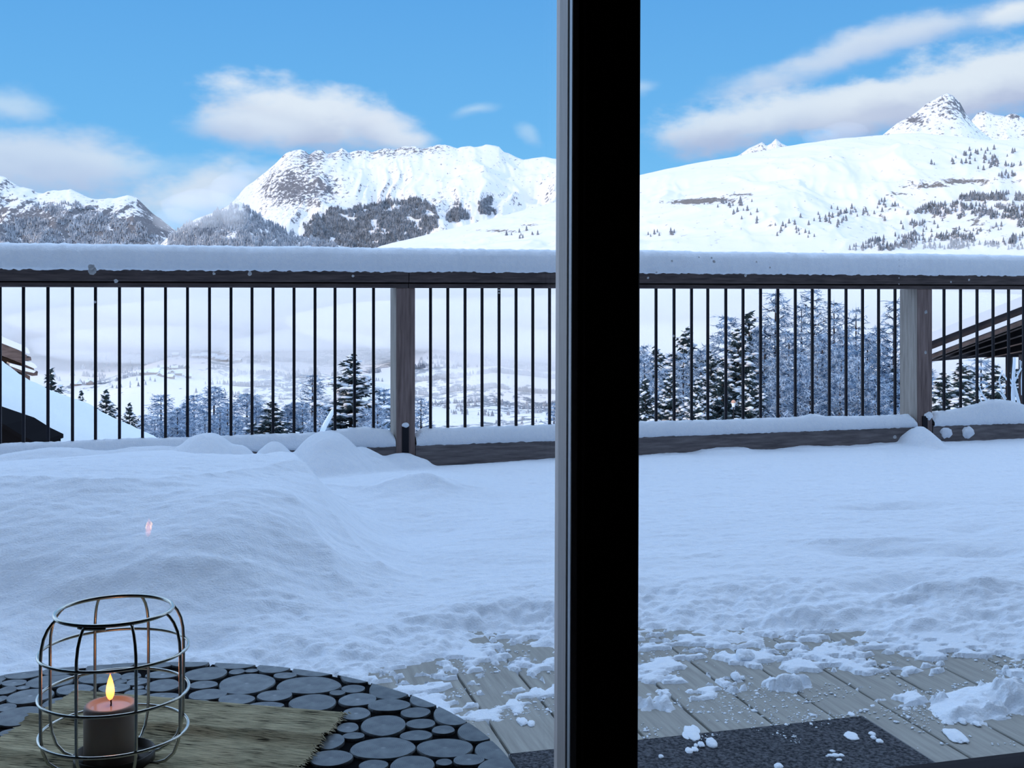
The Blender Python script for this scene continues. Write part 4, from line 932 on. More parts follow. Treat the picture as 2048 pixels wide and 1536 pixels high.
def make_spruce(sd, h=8.0, R=2.3, snow=1.0):
    r = np.random.default_rng(sd); A, B, Rr = [], [], []; SC, SS = [], []
    lv = 24
    for i in range(lv):
        f = i/(lv-1); z = .10*h+(.88*h)*f**.95; Lb = R*(1-f)**.85*r.uniform(.8, 1.1)+.12
        nb = 8 if f < .8 else 5
        ph = r.uniform(0, 6.28)
        for k in range(nb):
            zj = r.normal(0, .09); a = ph+2*PI*k/nb+r.normal(0, .3); L = Lb*r.uniform(.55, 1.25); el = -.35+.75*f+r.normal(0, .14)
            dx = np.array([math.cos(a), math.sin(a), 0]); px_ = np.array([-dx[1], dx[0], 0])
            pts = [np.array([0, 0, z+zj])+dx*L*s_+ZZ*(L*s_*math.tan(el)+.18*L*s_*s_) for s_ in np.linspace(0, 1, 5)]
            for q in range(4): A.append(pts[q]); B.append(pts[q+1]+dx*.05*L); Rr.append(.05*(1-q*.18)+.01)
            nt = max(3, int(L*6))
            for q in range(nt):
                s_ = .18+.82*q/nt; o_ = np.array([0, 0, z+zj])+dx*L*s_+ZZ*(L*s_*math.tan(el)+.18*L*s_*s_); l = (.20+.36*L*(1-s_*.6))*r.uniform(.6, 1.1)
                for sd_ in (-1, 1):
                    A.append(o_); B.append(o_+(dx*.65+px_*sd_*.75)*l+ZZ*(-.28*l+r.normal(0, .05))); Rr.append(.05+.03*L/R)
                A.append(o_); B.append(o_+dx*.15*l+px_*r.normal(0, .2)*l-ZZ*.45*l); Rr.append(.05)
            nl = max(1, int(L*4.2*snow))
            for q in range(nl):
                s_ = r.uniform(.3, 1.02); o_ = np.array([0, 0, z+zj])+dx*L*s_+ZZ*(L*s_*math.tan(el)+.18*L*s_*s_+.05)+px_*r.normal(0, .16)*L*s_
                SC.append(o_); w = r.uniform(.07, .22)*(.5+.6*L/R); SS.append((w*1.15, w*1.15, w*.5))
    A.append(np.array([0, 0, h*.9])); B.append(np.array([0, 0, h*1.02])); Rr.append(.05)
    V, F = spikes(np.array(A), np.array(B), np.array(Rr)); fol = mesh_np('foliage', V, F, M['needles'])
    V, F = blobs(np.array(SC), np.array(SS), r); sn = mesh_np('snow_load', V, F, M['snow_far'], smooth=True)
    t = MB(); t.tube([(0, 0, -1), (0, 0, h*.5), (0, 0, h*.95)], [.16, .1, .02], 7); tr = t.me('trunk', M['bark'])
    return [('trunk', tr), ('foliage', fol), ('snow_load', sn)], h, R
def make_larch(sd, h=10.0, R=2.4, lv=30, dens=1.0, bushy=0.0, bm='frost_white'):
    """leafless larch, every twig coated with rime"""
    r = np.random.default_rng(sd); A, B, Rr = [], [], []; MA, MB_, MR = [], [], []
    for i in range(lv):
        f = i/(lv-1); z = .08*h+.90*h*f; Lb = R*((1-f)**(.75-.3*bushy))*r.uniform(.75, 1.1)+.15
        nb = int(7-2*f); ph = r.uniform(0, 6.28)
        for k in range(nb):
            a = ph+2*PI*k/nb+r.normal(0, .3); L = Lb*r.uniform(.55, 1.15); el = r.uniform(-.15, .25)+.35*f+.3*bushy
            dx = np.array([math.cos(a), math.sin(a), 0]); px_ = np.array([-dx[1], dx[0], 0])
            cur = lambda s_: np.array([0, 0, z])+dx*L*s_+ZZ*(L*s_*math.tan(el)-.22*L*s_*(1-s_)*2+.12*L*s_*s_)
            for q in range(4): MA.append(cur(q/4)); MB_.append(cur((q+1.15)/4)); MR.append(.034-.006*q)
            nt = int((7+L*10)*dens)
            for q in range(nt):
                s_ = r.uniform(.12, 1); o_ = cur(s_); l = r.uniform(.22, .62)*(1.15-s_*.5); sg = r.choice([-1, 1])
                d = dx*r.uniform(.25, .8)+px_*sg*r.uniform(.3, .9)+ZZ*r.normal(-.15, .3); e = o_+d*l; A.append(o_); B.append(e); Rr.append(.026)
                for _ in range(3):
                    m_ = o_+(e-o_)*r.uniform(.3, .9); A.append(m_); B.append(m_+(d*.5+r.normal(0, .45, 3))*l*.5); Rr.append(.020)
    A.append(np.array([0, 0, h*.93])); B.append(np.array([0, 0, h*1.03])); Rr.append(.03)
    V, F = spikes(np.array(A), np.array(B), np.array(Rr)); tw = mesh_np('twigs', V, F, M['frost'])
    V, F = spikes(np.array(MA), np.array(MB_), np.array(MR)); br = mesh_np('branches', V, F, M[bm])
    t = MB(); t.tube([(0, 0, -1), (0, 0, h*.5), (0, 0, h*.98)], [.15, .09, .015], 7); tr = t.me('trunk', M['bark'])
    return [('trunk', tr), ('branches', br), ('twigs', tw)], h, R
SP = [make_spruce(1), make_spruce(2, snow=2.2), make_spruce(3, snow=.6)]
LA = [make_larch(11, lv=26, dens=.55, bm='bark'), make_larch(12, lv=24, dens=.9), make_larch(13, lv=28, dens=1.0, bushy=.6), make_larch(14, lv=22, dens=.5, bm='bark')]
def tree(name, kind, px, ytop, Y, hw, label, group=None, lean_=0, base=None):
    """hw: half width in pixels at two metres... the tree's lowest visible part; height follows from the slope it stands on"""
    parts, h, R = kind
    zt = CAMZ-(ytop-HY)/FPX*Y; zb = (-.9-.15*Y) if base is None else base
    H = zt-zb; x = (px-CXP)/FPX*Y
    root = empty(name, (x, Y, zb), random.uniform(0, 6.28)); tag(root, label, 'tree', group)
    sw = 1.3*hw/FPX*Y/R
    for nm, me in parts:
        o = link(nm, me, root); o.scale = (sw, sw, H/h/1.02)
    return root
tree('spruce', SP[1], 703, 705, 56, 100, 'full dark blue-green spruce loaded with snow left of the left railing post')
tree('spruce', SP[2], 545, 797, 52, 75, 'small dark spruce beside the snow heaps behind the left railing')
tree('spruce', SP[0], 101, 733, 36, 62, 'sparse little spruce on the crest of the snow bank at far left')
tree('spruce', SP[0], 212, 776, 42, 56, 'small spruce showing above the snow bank between the villages and the bank')
tree('spruce', SP[2], 161, 774, 46, 34, 'tiny bare-topped spruce tip just over the snow bank')
tree('spruce', SP[0], 259, 803, 44, 44, 'short spruce tip at the foot of the snow bank')
lg = 'frosted larches behind the left railing'
for (x, y, Y, hw, k, lab) in ((625, 742, 58, 80, 0, 'tall thin frosted larch just left of the full dark spruce'), (768, 772, 57, 75, 1, 'frosted larch close to the left side of the left railing post'), (842, 790, 57, 62, 0, 'frosted larch branch tips just right of the left railing post'),
                              (494, 782, 60, 85, 2, 'round bushy frosted tree left of the small dark spruce'), (428, 768, 60, 75, 2, 'dense frosted tree in the middle of the left railing'), (388, 784, 62, 70, 1, 'frosted larch left of the dense frosted tree'), (322, 784, 58, 80, 1, 'frosted larch above the low end of the snow bank'), (590, 800, 54, 60, 2, 'low frosted bush tree right of the small dark spruce'), (455, 800, 52, 60, 1, 'low frosted larch between the two bushy trees'), (735, 812, 52, 60, 2, 'low frosted bush tree behind the full dark spruce'), (355, 812, 52, 60, 2, 'low frosted bush at the end of the snow bank'), (285, 826, 50, 40, 1, 'small frosted bush tree beside the short spruce tip'), (662, 815, 60, 60, 1, 'low frosted larch touching the left side of the full spruce')):
    tree('frosted_larch', LA[k], x, y, Y, hw, lab, lg)
tree('frosted_larch', LA[1], 1108, 800, 60, 50, 'frosted larch tip at the left edge of the black post', lg)
right = [(1288, 682, 46, 60, 'L1'), (1312, 690, 44, 80, 'S1'), (1345, 700, 48, 70, 'L2'), (1372, 652, 46, 82, 'S1'), (1402, 690, 44, 70, 'L1'), (1422, 700, 42, 60, 'S1'), (1452, 622, 46, 100, 'L1'), (1476, 655, 42, 90, 'S1'), (1498, 618, 48, 90, 'S0'), (1530, 640, 44, 80, 'L2'),
         (1551, 572, 44, 105, 'L0'), (1578, 655, 42, 80, 'L1'), (1603, 600, 50, 90, 'L3'), (1626, 566, 43, 100, 'L0'), (1645, 660, 41, 80, 'L2'), (1668, 592, 47, 95, 'L0'), (1692, 650, 42, 80, 'L1'), (1712, 606, 50, 85, 'L3'), (1735, 660, 44, 75, 'L2'), (1760, 645, 47, 80, 'L1'), (1788, 588, 45, 90, 'L0'), (1815, 660, 43, 75, 'S1'), (1845, 700, 44, 70, 'L1'), (1445, 730, 38, 70, 'S2'), (1500, 740, 38, 70, 'S1'), (1560, 745, 38, 70, 'L2'), (1620, 750, 38, 70, 'L2'), (1680, 740, 38, 70, 'L2'), (1750, 745, 38, 80, 'L2'), (1340, 745, 38, 70, 'S1'), (1395, 755, 37, 60, 'S1'), (1290, 755, 38, 60, 'S0')]
desc = ['frosted larch at the left edge of the right pane', 'snowy spruce second in the right row beside the black post', 'low frosted larch between the first two snowy spruces of the right pane', 'pointed snowy spruce third from the black post', 'frosted larch right of the pointed snowy spruce', 'low snowy spruce before the first tall larch of the right pane',
        'tall bushy frosted larch where the tree row starts to rise', 'dark snowy spruce standing above the street lamp', 'narrow pointed spruce right of the street lamp', 'bushy frosted tree under the narrow pointed spruce', 'very tall bare larch reaching the handrail, middle of the right pane', 'dense frosted larch at the foot of the very tall bare larch', 'thin tall larch right of the very tall bare larch',
        'second very tall bare larch touching the handrail', 'bushy frosted tree between the two tall bare larches and the third', 'third tall bare larch of the right row', 'dense frosted larch below the third tall larch', 'thin tall larch with open crown in the right row', 'bushy frosted tree with open sky above it', 'frosted larch left of the last tall larch before the right post', 'last tall larch just left of the right railing post', 'snowy spruce hidden behind the right railing post', 'frosted larch just right of the right railing post',
        'dark sparse spruce low behind the balusters left of the street lamp', 'low snowy spruce right of the street lamp', 'low frosted bush tree beneath the very tall larch', 'low frosted bush tree beneath the second tall larch', 'low frosted bush tree beneath the third tall larch', 'low frosted bush tree beneath the last tall larch', 'low snowy spruce with drooping boughs below the second spruce', 'low snowy spruce with drooping boughs below the pointed spruce', 'low snowy spruce against the right side of the black post']
for (x, y, Y, hw, k), lab in zip(right, desc):
    kk = (LA if k[0] == 'L' else SP)[int(k[1])]
    tree('frosted_larch' if k[0] == 'L' else 'spruce', kk, x, y, Y, hw, lab, 'trees behind the right railing')
for (x, y, Y, hw, k, lab) in ((1885, 742, 30, 95, 'S1', 'snowy spruce under the shelter eave nearest the right post'), (1925, 722, 31, 110, 'S1', 'snow-laden spruce under the middle of the shelter roof'), (1962, 710, 32, 110, 'L1', 'frosted larch under the shelter roof'), (1990, 728, 29, 95, 'S1', 'snowy spruce left of the shelter posts'), (1940, 775, 26, 90, 'S1', 'low snowy bush spruce behind the right kick board'), (2030, 735, 33, 95, 'S1', 'snowy spruce seen between the shelter posts')):
    tree('spruce' if k[0] == 'S' else 'frosted_larch', (SP if k[0] == 'S' else LA)[int(k[1])], x, y, Y, hw, lab, 'trees under the shelter roof')
under = ['frosted bush tree of the low dense belt behind the right railing']
for i, x in enumerate(range(1285, 1860, 44)):
    r_ = random.Random(i); tree('frosted_larch', LA[r_.choice([1, 2, 2])], x+r_.uniform(-8, 8), 700+r_.uniform(-30, 45), 40+r_.uniform(-2, 9), 60, under[0], 'low frosted trees behind the right railing')
for i, x in enumerate((310, 345, 372, 410, 440, 470, 512, 530, 575, 605, 640, 755, 780)):
    r_ = random.Random(i+50); tree('frosted_larch', LA[r_.choice([1, 2, 2])], x, 812+r_.uniform(-14, 20), 50+r_.uniform(-2, 6), 48, 'low frosted bush tree of the belt behind the left railing', 'low frosted trees behind the left railing')
# rimed shrub with thick white branches
def shrub():
    Y = 11.0; root = empty('rimed_shrub', tuple(U(2024, 1000, Y))); tag(root, 'bare shrub with thick white rimed branches at the right edge before the shelter', 'shrub')
    def br(name, pts, r0, r1):
        n = len(pts); b = MB(); b.tube([U(x, y, Y+d) for x, y, d in pts], [(r0+(r1-r0)*i/(n-1))/FPX*Y for i in range(n)], 6); part(b, name, M['frost_white'], root, True)
    br('stem', [(2030, 1000, 0), (2028, 830, 0), (2026, 790, .02), (2027, 750, 0), (2029, 715, .05)], 5, 2.6)
    br('stem', [(2050, 1000, .1), (2040, 815, .05), (2030, 775, 0), (2028, 765, 0)], 3.5, 2.5)
    for pts in ([(2027, 770, 0), (2018, 755, -.05), (2020, 745, -.05)], [(2029, 765, 0), (2038, 745, .05), (2045, 735, .1), (2043, 722, .1)], [(2036, 748, .04), (2041, 738, .05), (2040, 720, .06)], [(2027, 778, 0), (2019, 767, -.03)], [(2012, 798, 0), (2003, 780, 0), (1998, 760, 0), (2005, 740, 0)],
                [(2000, 775, 0), (2012, 770, 0)], [(2014, 760, 0), (2006, 747, 0)], [(2014, 805, 0), (2000, 785, 0), (1988, 778, 0)], [(2030, 812, 0), (2018, 802, 0)], [(2044, 790, 0), (2043, 760, .05), (2046, 730, .1)], [(1982, 815, 0), (1965, 790, 0), (1958, 770, 0)], [(1980, 810, .1), (1968, 792, .1), (1955, 780, .1)], [(1966, 812, 0), (1960, 795, 0), (1956, 780, 0)]):
        br('branch', pts, 1.7, .9)
shrub()
# half-buried white pole leaning in the left trees
b = MB(); b.tube([U(640, 875, 12), U(650, 850, 12.2), U(666, 822, 12.5)], [.03, .028, .024], 8); o = b.build('snowy_pole', M['frost_white']); tag(o, 'leaning snow-coated pole beside the full dark spruce', 'pole')
# street lamp
lp = empty('street_lamp', tuple(U(1467, 960, 30))); tag(lp, 'small street lamp with copper cap and white shade among the trees', 'street lamp')
k = 30/FPX
c = U(1467, 806, 30)
b = MB(); b.lathe([(0, 6.5*k), (1.2*k, 6.2*k), (3.6*k, 4.6*k), (4.8*k, 1.5*k), (4.9*k, .6*k), (0, .6*k)], 16, tuple(c)); part(b, 'cap', mat('copper_cap', (.62, .36, .26), .5), lp, True)
b = MB(); b.lathe([(0, .5*k), (4.2*k, .5*k), (2.8*k, -8*k), (0, -8*k)], 16, tuple(c)); part(b, 'shade', mat('opal_shade', (.86, .9, .92), .4), lp, True)
b = MB(); b.tube([tuple(c-ZZ*8*k), tuple(c-ZZ*150*k)], 1.1*k, 8); part(b, 'pole', M['iron'], lp)

# ------------------------------------------------------------------ table
ZT = CAMZ-.55
TC = np.array([-.9087*.55, 2.194*.55*1.0, ZT]); TRAD = .95*.55
def tpx(px, py): return onz(px, py, ZT)
table = empty('coffee_table', (TC[0], TC[1], 0)); tag(table, 'round table of grey log slices set in black resin inside the window', 'table')
def tp(b, name, m, smooth=False):
    o = b.build(name, m, table, smooth); o.matrix_parent_inverse = Matrix.Translation(-Vector(table.location)); return o
cr = [(cx/5.689+ox, cy/5.689+1310, rx/5.689, ry/5.689) for ox, L_ in (
    (0, [(160, 315, 145, 38), (570, 300, 255, 80), (260, 370, 75, 24), (80, 400, 100, 50), (340, 470, 250, 88), (1140, 265, 245, 65), (1485, 238, 115, 42), (1370, 300, 75, 25), (1565, 300, 125, 42), (1300, 375, 175, 55), (1850, 345, 195, 72), (1850, 225, 195, 45), (-10, 500, 80, 40), (60, 595, 120, 48), (210, 695, 275, 112), (850, 395, 215, 60), (130, 880, 130, 48), (650, 540, 160, 60), (1545, 432, 125, 40), (1850, 465, 190, 38), (1575, 368, 65, 22), (-60, 330, 70, 40)]),
    (340, [(405, 212, 240, 78), (760, 190, 90, 30), (928, 175, 75, 22), (870, 325, 325, 115), (1308, 235, 130, 36), (1580, 345, 370, 98), (380, 335, 165, 45), (430, 447, 210, 65), (755, 505, 215, 60), (1190, 463, 205, 62), (1090, 580, 200, 46), (1625, 540, 275, 95), (1905, 432, 92, 30), (1840, 985, 140, 90), (1830, 1175, 240, 95), (350, 540, 100, 30)]),
    (680, [(150, 380, 137, 46), (200, 505, 215, 75), (555, 573, 238, 72), (180, 668, 170, 70), (860, 650, 172, 60), (90, 825, 125, 58), (495, 800, 252, 122), (920, 785, 165, 58), (1175, 850, 135, 48), (868, 915, 185, 60), (155, 918, 125, 40), (490, 1060, 370, 125), (1195, 1060, 315, 112), (380, 1250, 170, 62), (820, 1255, 250, 112), (1185, 1222, 98, 38), (1465, 1195, 180, 65)])) for (cx, cy, rx, ry) in L_]
rim = [(cx/5.689+ox, cy/5.689+1310, rx/5.689, ry/5.689) for ox, L_ in (
    (0, [(270, 215, 215, 62), (10, 265, 60, 70), (690, 175, 200, 62), (1150, 130, 170, 60), (1400, 105, 130, 55), (1770, 95, 215, 55)]), (340, [(230, 85, 245, 52), (750, 95, 250, 60), (1190, 140, 195, 68), (1660, 165, 275, 78)]),
    (680, [(215, 235, 200, 90), (600, 370, 265, 135), (985, 500, 195, 95), (1300, 670, 245, 125), (1570, 870, 245, 112), (1790, 1080, 270, 115), (1830, 1290, 280, 115)])) for (cx, cy, rx, ry) in L_]
logs = []
for lst, isr in ((cr, False), (rim, True)):
    for (cx, cy, rx, ry) in lst:
        c = tpx(cx, cy)[:2]; l, r_ = tpx(cx-rx, cy)[:2], tpx(cx+rx, cy)[:2]; u_, d_ = tpx(cx, cy-ry)[:2], tpx(cx, cy+ry)[:2]
        cc = (u_+d_)/2; cc = np.array([c[0], cc[1]])
        logs.append((cc[0], cc[1], (r_[0]-l[0])/2, (u_[1]-d_[1])/2, isr))
# the rest of the top, out of the picture, in the same pattern
rr_ = np.random.default_rng(9)
for rad in [.055, .048, .042, .036, .03, .024, .018, .014, .011]:
    for _ in range(900):
        a, q = rr_.uniform(0, 6.283), math.sqrt(rr_.uniform(0, 1))*TRAD; x, y = TC[0]+q*math.cos(a), TC[1]+q*math.sin(a); rad2 = rad*rr_.uniform(.88, 1.1)
        if q > TRAD-rad2*.35: continue
        if all(math.hypot((x-l[0])/(l[2]+rad2+.0025), (y-l[1])/(l[3]+rad2+.0025)) > 1 for l in logs): logs.append((x, y, rad2, rad2, False))
def log_mat():
    m = mat('grey_log_slice', (.2, .22, .25), .42, 0, .4); N, L, b = nodes(m)
    tc = N.new('ShaderNodeTexCoord')
    ln = N.new('ShaderNodeVectorMath'); ln.operation = 'LENGTH'; mp = N.new('ShaderNodeMapping'); mp.inputs['Scale'].default_value = (1, 1, 0); L.new(tc.outputs['Object'], mp.inputs[0])
    wn = N.new('ShaderNodeTexNoise'); wn.inputs['Scale'].default_value = 30; L.new(tc.outputs['Object'], wn.inputs['Vector']); wn.inputs['Detail'].default_value = 3
    L.new(mp.outputs[0], ln.inputs[0])
    ad = N.new('ShaderNodeMath'); ad.operation = 'MULTIPLY_ADD'; L.new(wn.outputs['Fac'], ad.inputs[0]); ad.inputs[1].default_value = .006; L.new(ln.outputs['Value'], ad.inputs[2])
    sn = N.new('ShaderNodeMath'); sn.operation = 'SINE'; mu_ = N.new('ShaderNodeMath'); mu_.operation = 'MULTIPLY'; L.new(ad.outputs[0], mu_.inputs[0]); mu_.inputs[1].default_value = 2600; L.new(mu_.outputs[0], sn.inputs[0])
    n2 = N.new('ShaderNodeTexNoise'); n2.inputs['Scale'].default_value = 45; n2.inputs['Detail'].default_value = 8; L.new(tc.outputs['Object'], n2.inputs['Vector'])
    m2 = N.new('ShaderNodeMath'); m2.operation = 'MULTIPLY_ADD'; L.new(sn.outputs[0], m2.inputs[0]); m2.inputs[1].default_value = .06; L.new(n2.outputs['Fac'], m2.inputs[2])
    rp_ = N.new('ShaderNodeValToRGB'); rp_.color_ramp.elements[0].position = .3; rp_.color_ramp.elements[1].position = .72; rp_.color_ramp.elements[0].color = (.14, .165, .19, 1); rp_.color_ramp.elements[1].color = (.34, .375, .40, 1); L.new(m2.outputs[0], rp_.inputs[0])
    # pale pith in the middle
    pr = N.new('ShaderNodeMapRange'); pr.interpolation_type = 'SMOOTHSTEP'; L.new(ad.outputs[0], pr.inputs[0]); pr.inputs[1].default_value = .0075; pr.inputs[2].default_value = .0035
    oi = N.new('ShaderNodeObjectInfo'); pm = N.new('ShaderNodeMath'); pm.operation = 'MULTIPLY'; L.new(pr.outputs[0], pm.inputs[0]); L.new(oi.outputs['Random'], pm.inputs[1])
    mx = N.new('ShaderNodeMix'); mx.data_type = 'RGBA'; L.new(pm.outputs[0], mx.inputs[0]); L.new(rp_.outputs[0], mx.inputs[6]); mx.inputs[7].default_value = (.5, .53, .55, 1)
    hv = N.new('ShaderNodeHueSaturation'); L.new(mx.outputs[2], hv.inputs['Color']); vr = N.new('ShaderNodeMapRange'); L.new(oi.outputs['Random'], vr.inputs[0]); vr.inputs[3].default_value = .78; vr.inputs[4].default_value = 1.2; L.new(vr.outputs[0], hv.inputs['Value'])
    L.new(hv.outputs[0], b.inputs['Base Color']); return m
M['log'] = log_mat()
SLOTS = [(math.atan2(p_[1]-TC[1], p_[0]-TC[0]), w_, d_) for p_, w_, d_ in ((tpx(376, 1322), .0036, .013), (tpx(425.5, 1321), .0036, .017))]
def log_slice(x, y, rx, ry, isr, sd):
    n = 30; r = np.random.default_rng(sd); ph = r.uniform(0, 6.28, 3)
    top, V = [], []
    for i in range(n):
        a = 2*PI*i/n; w = 1+.03*math.sin(2*a+ph[0])+.022*math.sin(3*a+ph[1])+.012*math.sin(5*a+ph[2])
        px_, py_ = x+rx*w*math.cos(a), y+ry*w*math.sin(a)
        d = math.hypot(px_-TC[0], py_-TC[1])
        if d > TRAD-.0012: px_, py_ = TC[0]+(px_-TC[0])*(TRAD-.0012)/d, TC[1]+(py_-TC[1])*(TRAD-.0012)/d
        for a_s, w_, d_ in SLOTS:      # keep the open slots at the rim clear
            a_v = math.atan2(py_-TC[1], px_-TC[0]); q_ = math.hypot(px_-TC[0], py_-TC[1]); lim = (w_/2+.0004)/TRAD
            if q_ > TRAD-d_ and abs(a_v-a_s) < lim+.012:
                side = 1 if math.atan2(y-TC[1], x-TC[0]) > a_s else -1
                if (a_v-a_s)*side < lim: a_v = a_s+side*lim; px_, py_ = TC[0]+q_*math.cos(a_v), TC[1]+q_*math.sin(a_v)
        top.append((px_-x, py_-y))
    hgt = r.uniform(-.0004, .0006)
    V = [(a*.975, b_*.975, hgt) for a, b_ in top]+[(a, b_, hgt-.0016) for a, b_ in top]+[(a, b_, -.012) for a, b_ in top]
    F = [tuple(range(n))]+[(n+i, n+(i+1) % n, (i+1) % n, i) for i in range(n)]+[(2*n+i, 2*n+(i+1) % n, n+(i+1) % n, n+i) for i in range(n)]
    me = mesh_np('log_slice', np.array(V), F, M['log']); o = link('log_slice', me, table); o.location = (x-TC[0], y-TC[1], ZT)
for i, l in enumerate(logs): log_slice(*l, i+500)
def disc():
    n = 240; slots = [(tpx(376, 1322), .0036, .013), (tpx(425.5, 1321), .0036, .017)]
    ang = sorted([2*PI*i/n for i in range(n)]); sl = [(math.atan2(p[1]-TC[1], p[0]-TC[0]) % (2*PI), w, d) for p, w, d in slots]
    pts = []
    for a in ang:
        if any(abs(a-s_[0]) < s_[1]/TRAD for s_ in sl): continue
        pts.append((a, TRAD))
    for a, w, d in sl:
        pts += [(a-w/2/TRAD, TRAD), (a-w/2/TRAD+1e-5, TRAD-d), (a+w/2/TRAD-1e-5, TRAD-d), (a+w/2/TRAD, TRAD)]
    pts.sort(); poly = [(TC[0]+r*math.cos(a), TC[1]+r*math.sin(a), ZT-.0035) for a, r in pts]
    b = MB(); b.prism(poly[::-1], (0, 0, -.038)); tp(b, 'resin_top', M['resin'])
disc()
for k in range(3):
    a = 2*PI*k/3+.4; b = MB(); b.tube([(TC[0]+.3*math.cos(a), TC[1]+.3*math.sin(a), ZT-.04), (TC[0]+.38*math.cos(a), TC[1]+.38*math.sin(a), -.02)], [.022, .016], 10); tp(b, 'leg', M['resin'])

# woven runner
def runner():
    P1, P2, P3 = onz(150, 1380, ZT+.003), onz(691, 1425, ZT+.003), onz(600, 1536, ZT+.003)
    ex = (P2-P1); ed = (P3-P2); ed = ed/np.linalg.norm(ed); le = np.linalg.norm(ex)
    Ld = onz(0, 1474, ZT+.003)-P1; Ld = Ld/np.linalg.norm(Ld)
    wd = .34; nu, nv = 150, 110
    Uq, Vq = np.meshgrid(np.linspace(0, 1, nu), np.linspace(0, 1, nv), indexing='xy')
    edge_dir = ed[None, None]*Uq[..., None]+Ld[None, None]*(1-Uq[..., None])
    P = P1[None, None]+ex[None, None]*Uq[..., None]+edge_dir*(Vq*wd)[..., None]
    def ridge(v0, w, h, sl): return h*np.exp(-((Vq-v0-sl*(Uq-.5))/w)**2)
    Z = .001+ridge(.30, .035, .0075, -.06)-ridge(.375, .03, .001, -.06)+ridge(.66, .05, .006, .05)+ridge(.02, .02, .002, 0)
    Z = Z+(fbm(Uq*6, Vq*5, 4, 400)-.4)*.003*np.clip(Vq*8, 0, 1)+.0005*np.sin(Vq*wd/.0034*2*PI)*1
    P[..., 2] = ZT+.0015+np.maximum(Z, .0006)
    r = np.random.default_rng(3)
    jag = .0022*r.normal(0, 1, nv); P[:, -1, :] += (ex/le)[None]*jag[:, None]; P[:, 0, :] += (ex/le)[None]*jag[::-1][:, None]
    m = mat('woven_straw', (.3, .28, .2), .9, 0, .15); N, L, b = nodes(m)
    tc = N.new('ShaderNodeTexCoord'); mp = N.new('ShaderNodeMapping'); L.new(tc.outputs['UV'], mp.inputs[0]); mp.inputs['Scale'].default_value = (14, 190, 1)
    n1 = N.new('ShaderNodeTexNoise'); L.new(mp.outputs[0], n1.inputs['Vector']); n1.inputs['Scale'].default_value = 1.0; n1.inputs['Detail'].default_value = 5; n1.inputs['Roughness'].default_value = .6
    mp2 = N.new('ShaderNodeMapping'); L.new(tc.outputs['UV'], mp2.inputs[0]); mp2.inputs['Scale'].default_value = (5, 9, 1)
    n2 = N.new('ShaderNodeTexNoise'); L.new(mp2.outputs[0], n2.inputs['Vector']); n2.inputs['Scale'].default_value = 1.0; n2.inputs['Detail'].default_value = 4
    ad = N.new('ShaderNodeMath'); ad.operation = 'MULTIPLY_ADD'; L.new(n2.outputs['Fac'], ad.inputs[0]); ad.inputs[1].default_value = .5; L.new(n1.outputs['Fac'], ad.inputs[2])
    rm = N.new('ShaderNodeValToRGB'); L.new(ad.outputs[0], rm.inputs[0]); e = rm.color_ramp.elements; e[0].position = .60; e[0].color = (.06, .05, .028, 1); e[1].position = .95; e[1].color = (.95, .83, .54, 1)
    q = e.new(.7); q.color = (.52, .45, .28, 1)
    L.new(rm.outputs[0], b.inputs['Base Color'])
    bp = N.new('ShaderNodeBump'); bp.inputs['Strength'].default_value = .6; bp.inputs['Distance'].default_value = .002; L.new(n1.outputs['Fac'], bp.inputs['Height']); L.new(bp.outputs[0], b.inputs['Normal'])
    root = empty('table_runner', tuple(P1)); tag(root, 'olive woven straw place mat with a fringed end under the wire lantern', 'place mat')
    me = mesh_np('cloth', P.reshape(-1, 3)-P1, grid_faces(nv, nu), m, smooth=True)
    uvl = me.uv_layers.new(name='UVMap'); li = np.zeros(len(me.loops), np.int32); me.loops.foreach_get('vertex_index', li)
    uvs = np.stack([Uq.ravel(), Vq.ravel()], 1)[li]; uvl.data.foreach_set('uv', uvs.astype(np.float32).ravel())
    link('cloth', me, root)
    A, B, R_ = [], [], []
    for i in range(120):
        f = i/119*(nv-1); a = int(f); p = P[a, -1]-P1
        A.append(p+ZZ*.0005); B.append(p+(ex/le)*r.uniform(.003, .008)+ed*r.normal(0, .002)-ZZ*.0012); R_.append(.0013)
    V, F = spikes(np.array(A), np.array(B), np.array(R_)); o = link('fringe', mesh_np('fringe', V, F, mat('straw_fringe', (.75, .66, .45), .9)), root); o['kind'] = 'stuff'
runner()

# ------------------------------------------------------------------ wire lantern and candle
LX, LY = (229-CXP)/FPX*1.34, 1.34; ZL = ZT+.006
lan = empty('wire_lantern', (LX, LY, ZL)); tag(lan, 'barrel-shaped wire cage lantern around the burning candle', 'lantern')
vd = math.atan2(-LY, -LX)   # towards the viewer
wr = .0019
def ringpts(r, z, n=72, gap=0): return [(r*math.cos(vd+2*PI*i/n), r*math.sin(vd+2*PI*i/n), z) for i in range(n)]
for (r, z, w) in ((.0655, .178, .0024), (.0835, .1325, wr), (.0838, .083, wr), (.083, .038, wr)):
    b = MB(); b.tube(ringpts(r, z), w, 8, True); b.build('ring', M['wire'], lan, True)
b = MB(); b.tube([(.0655*math.cos(vd-.62+.0*i), .0655*math.sin(vd-.62), .176) for i in range(1)]+[(.0662*math.cos(vd-.62+.12*i), .0662*math.sin(vd-.62+.12*i), .1752) for i in range(1, 5)], .0022, 8); b.build('ring_overlap', M['wire'], lan, True)
for k in range(8):
    a = vd+math.radians(16)+k*PI/4; ca, sa = math.cos(a), math.sin(a)
    prof = [(.0655, .177), (.069, .174), (.0745, .167), (.079, .157), (.0815, .145), (.0822, .1325), (.0822, .083), (.0820, .045), (.080, .030), (.074, .016), (.064, .007), (.052, .003), (.040, .002)]
    b = MB(); b.tube([(r*ca, r*sa, z) for r, z in prof], wr, 8); b.build('upright', M['wire'], lan, True)
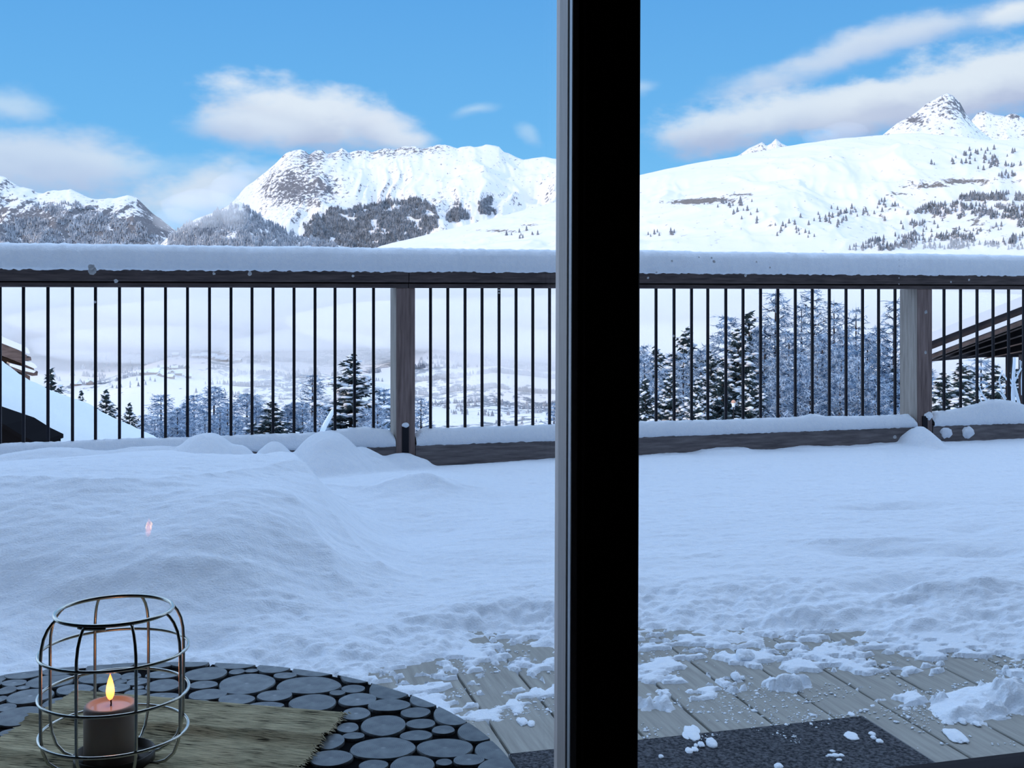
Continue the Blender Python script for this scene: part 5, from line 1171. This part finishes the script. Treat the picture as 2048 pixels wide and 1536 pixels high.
b = MB(); b.lathe([(0, .0), (.044, 0), (.0455, .002), (.0455, .013), (.0442, .013), (.0442, .003), (0, .003)], 48); b.build('candle_dish', mat('dark_dish', (.05, .045, .04), .4, .6), lan, True)
CXw = (221.5-CXP)/FPX*LY
ca_ = empty('candle', (CXw, LY, ZL+.003)); tag(ca_, 'thick cream pillar candle burning inside the wire lantern', 'candle')
cr_, ch = .0302, .0665
b = MB(); b.lathe([(0, 0), (cr_-.001, 0), (cr_, .001), (cr_, ch-.004), (cr_-.001, ch-.0015), (cr_-.003, ch), (cr_-.006, ch-.0008), (cr_-.009, ch-.004), (0, ch-.0045)], 48); b.build('wax_body', M['wax'], ca_, True)
b = MB(); b.lathe([(cr_-.0085, ch-.0035), (0, ch-.0033)], 40); b.build('wax_pool', M['wax_pool'], ca_, True)
b = MB(); b.tube([(0, 0, ch-.006), (.0005, 0, ch), (.0, 0, ch+.005), (-.002, 0, ch+.009)], .0009, 6); b.build('wick', M['wick'], ca_, True)
def flame_mat():
    m = bpy.data.materials.new('flame'); m.use_nodes = True; N = m.node_tree.nodes; L = m.node_tree.links; N.clear()
    o = N.new('ShaderNodeOutputMaterial'); e = N.new('ShaderNodeEmission'); tc = N.new('ShaderNodeTexCoord'); sp = N.new('ShaderNodeSeparateXYZ'); r = N.new('ShaderNodeValToRGB')
    L.new(tc.outputs['Generated'], sp.inputs[0]); L.new(sp.outputs[2], r.inputs[0]); el = r.color_ramp.elements
    el[0].position = 0; el[0].color = (.35, .09, .03, 1); el[1].position = 1; el[1].color = (1, .12, .012, 1)
    for p, c_ in ((.22, (.9, .16, .03, 1)), (.5, (1, .30, .07, 1)), (.75, (1, .22, .04, 1))): q = el.new(p); q.color = c_
    L.new(r.outputs[0], e.inputs[0]); e.inputs[1].default_value = 6.5; L.new(e.outputs[0], o.inputs[0]); return m
FS = .001
b = MB(); b.lathe([(0, -.001), (.0026, .001), (.0044, .005), (.0049, .010), (.0042, .016), (.0028, .022), (.0012, .027), (0, .0305)], 20, (-.0006, 0, ch+.004)); b.build('flame', flame_mat(), ca_, True)
pl = bpy.data.lights.new('candle_glow', 'POINT'); pl.energy = .03; pl.color = (1, .5, .18); pl.shadow_soft_size = .006
po_ = bpy.data.objects.new('candle_glow', pl); C.objects.link(po_); po_.parent = ca_; po_.location = (0, 0, ch+.022)
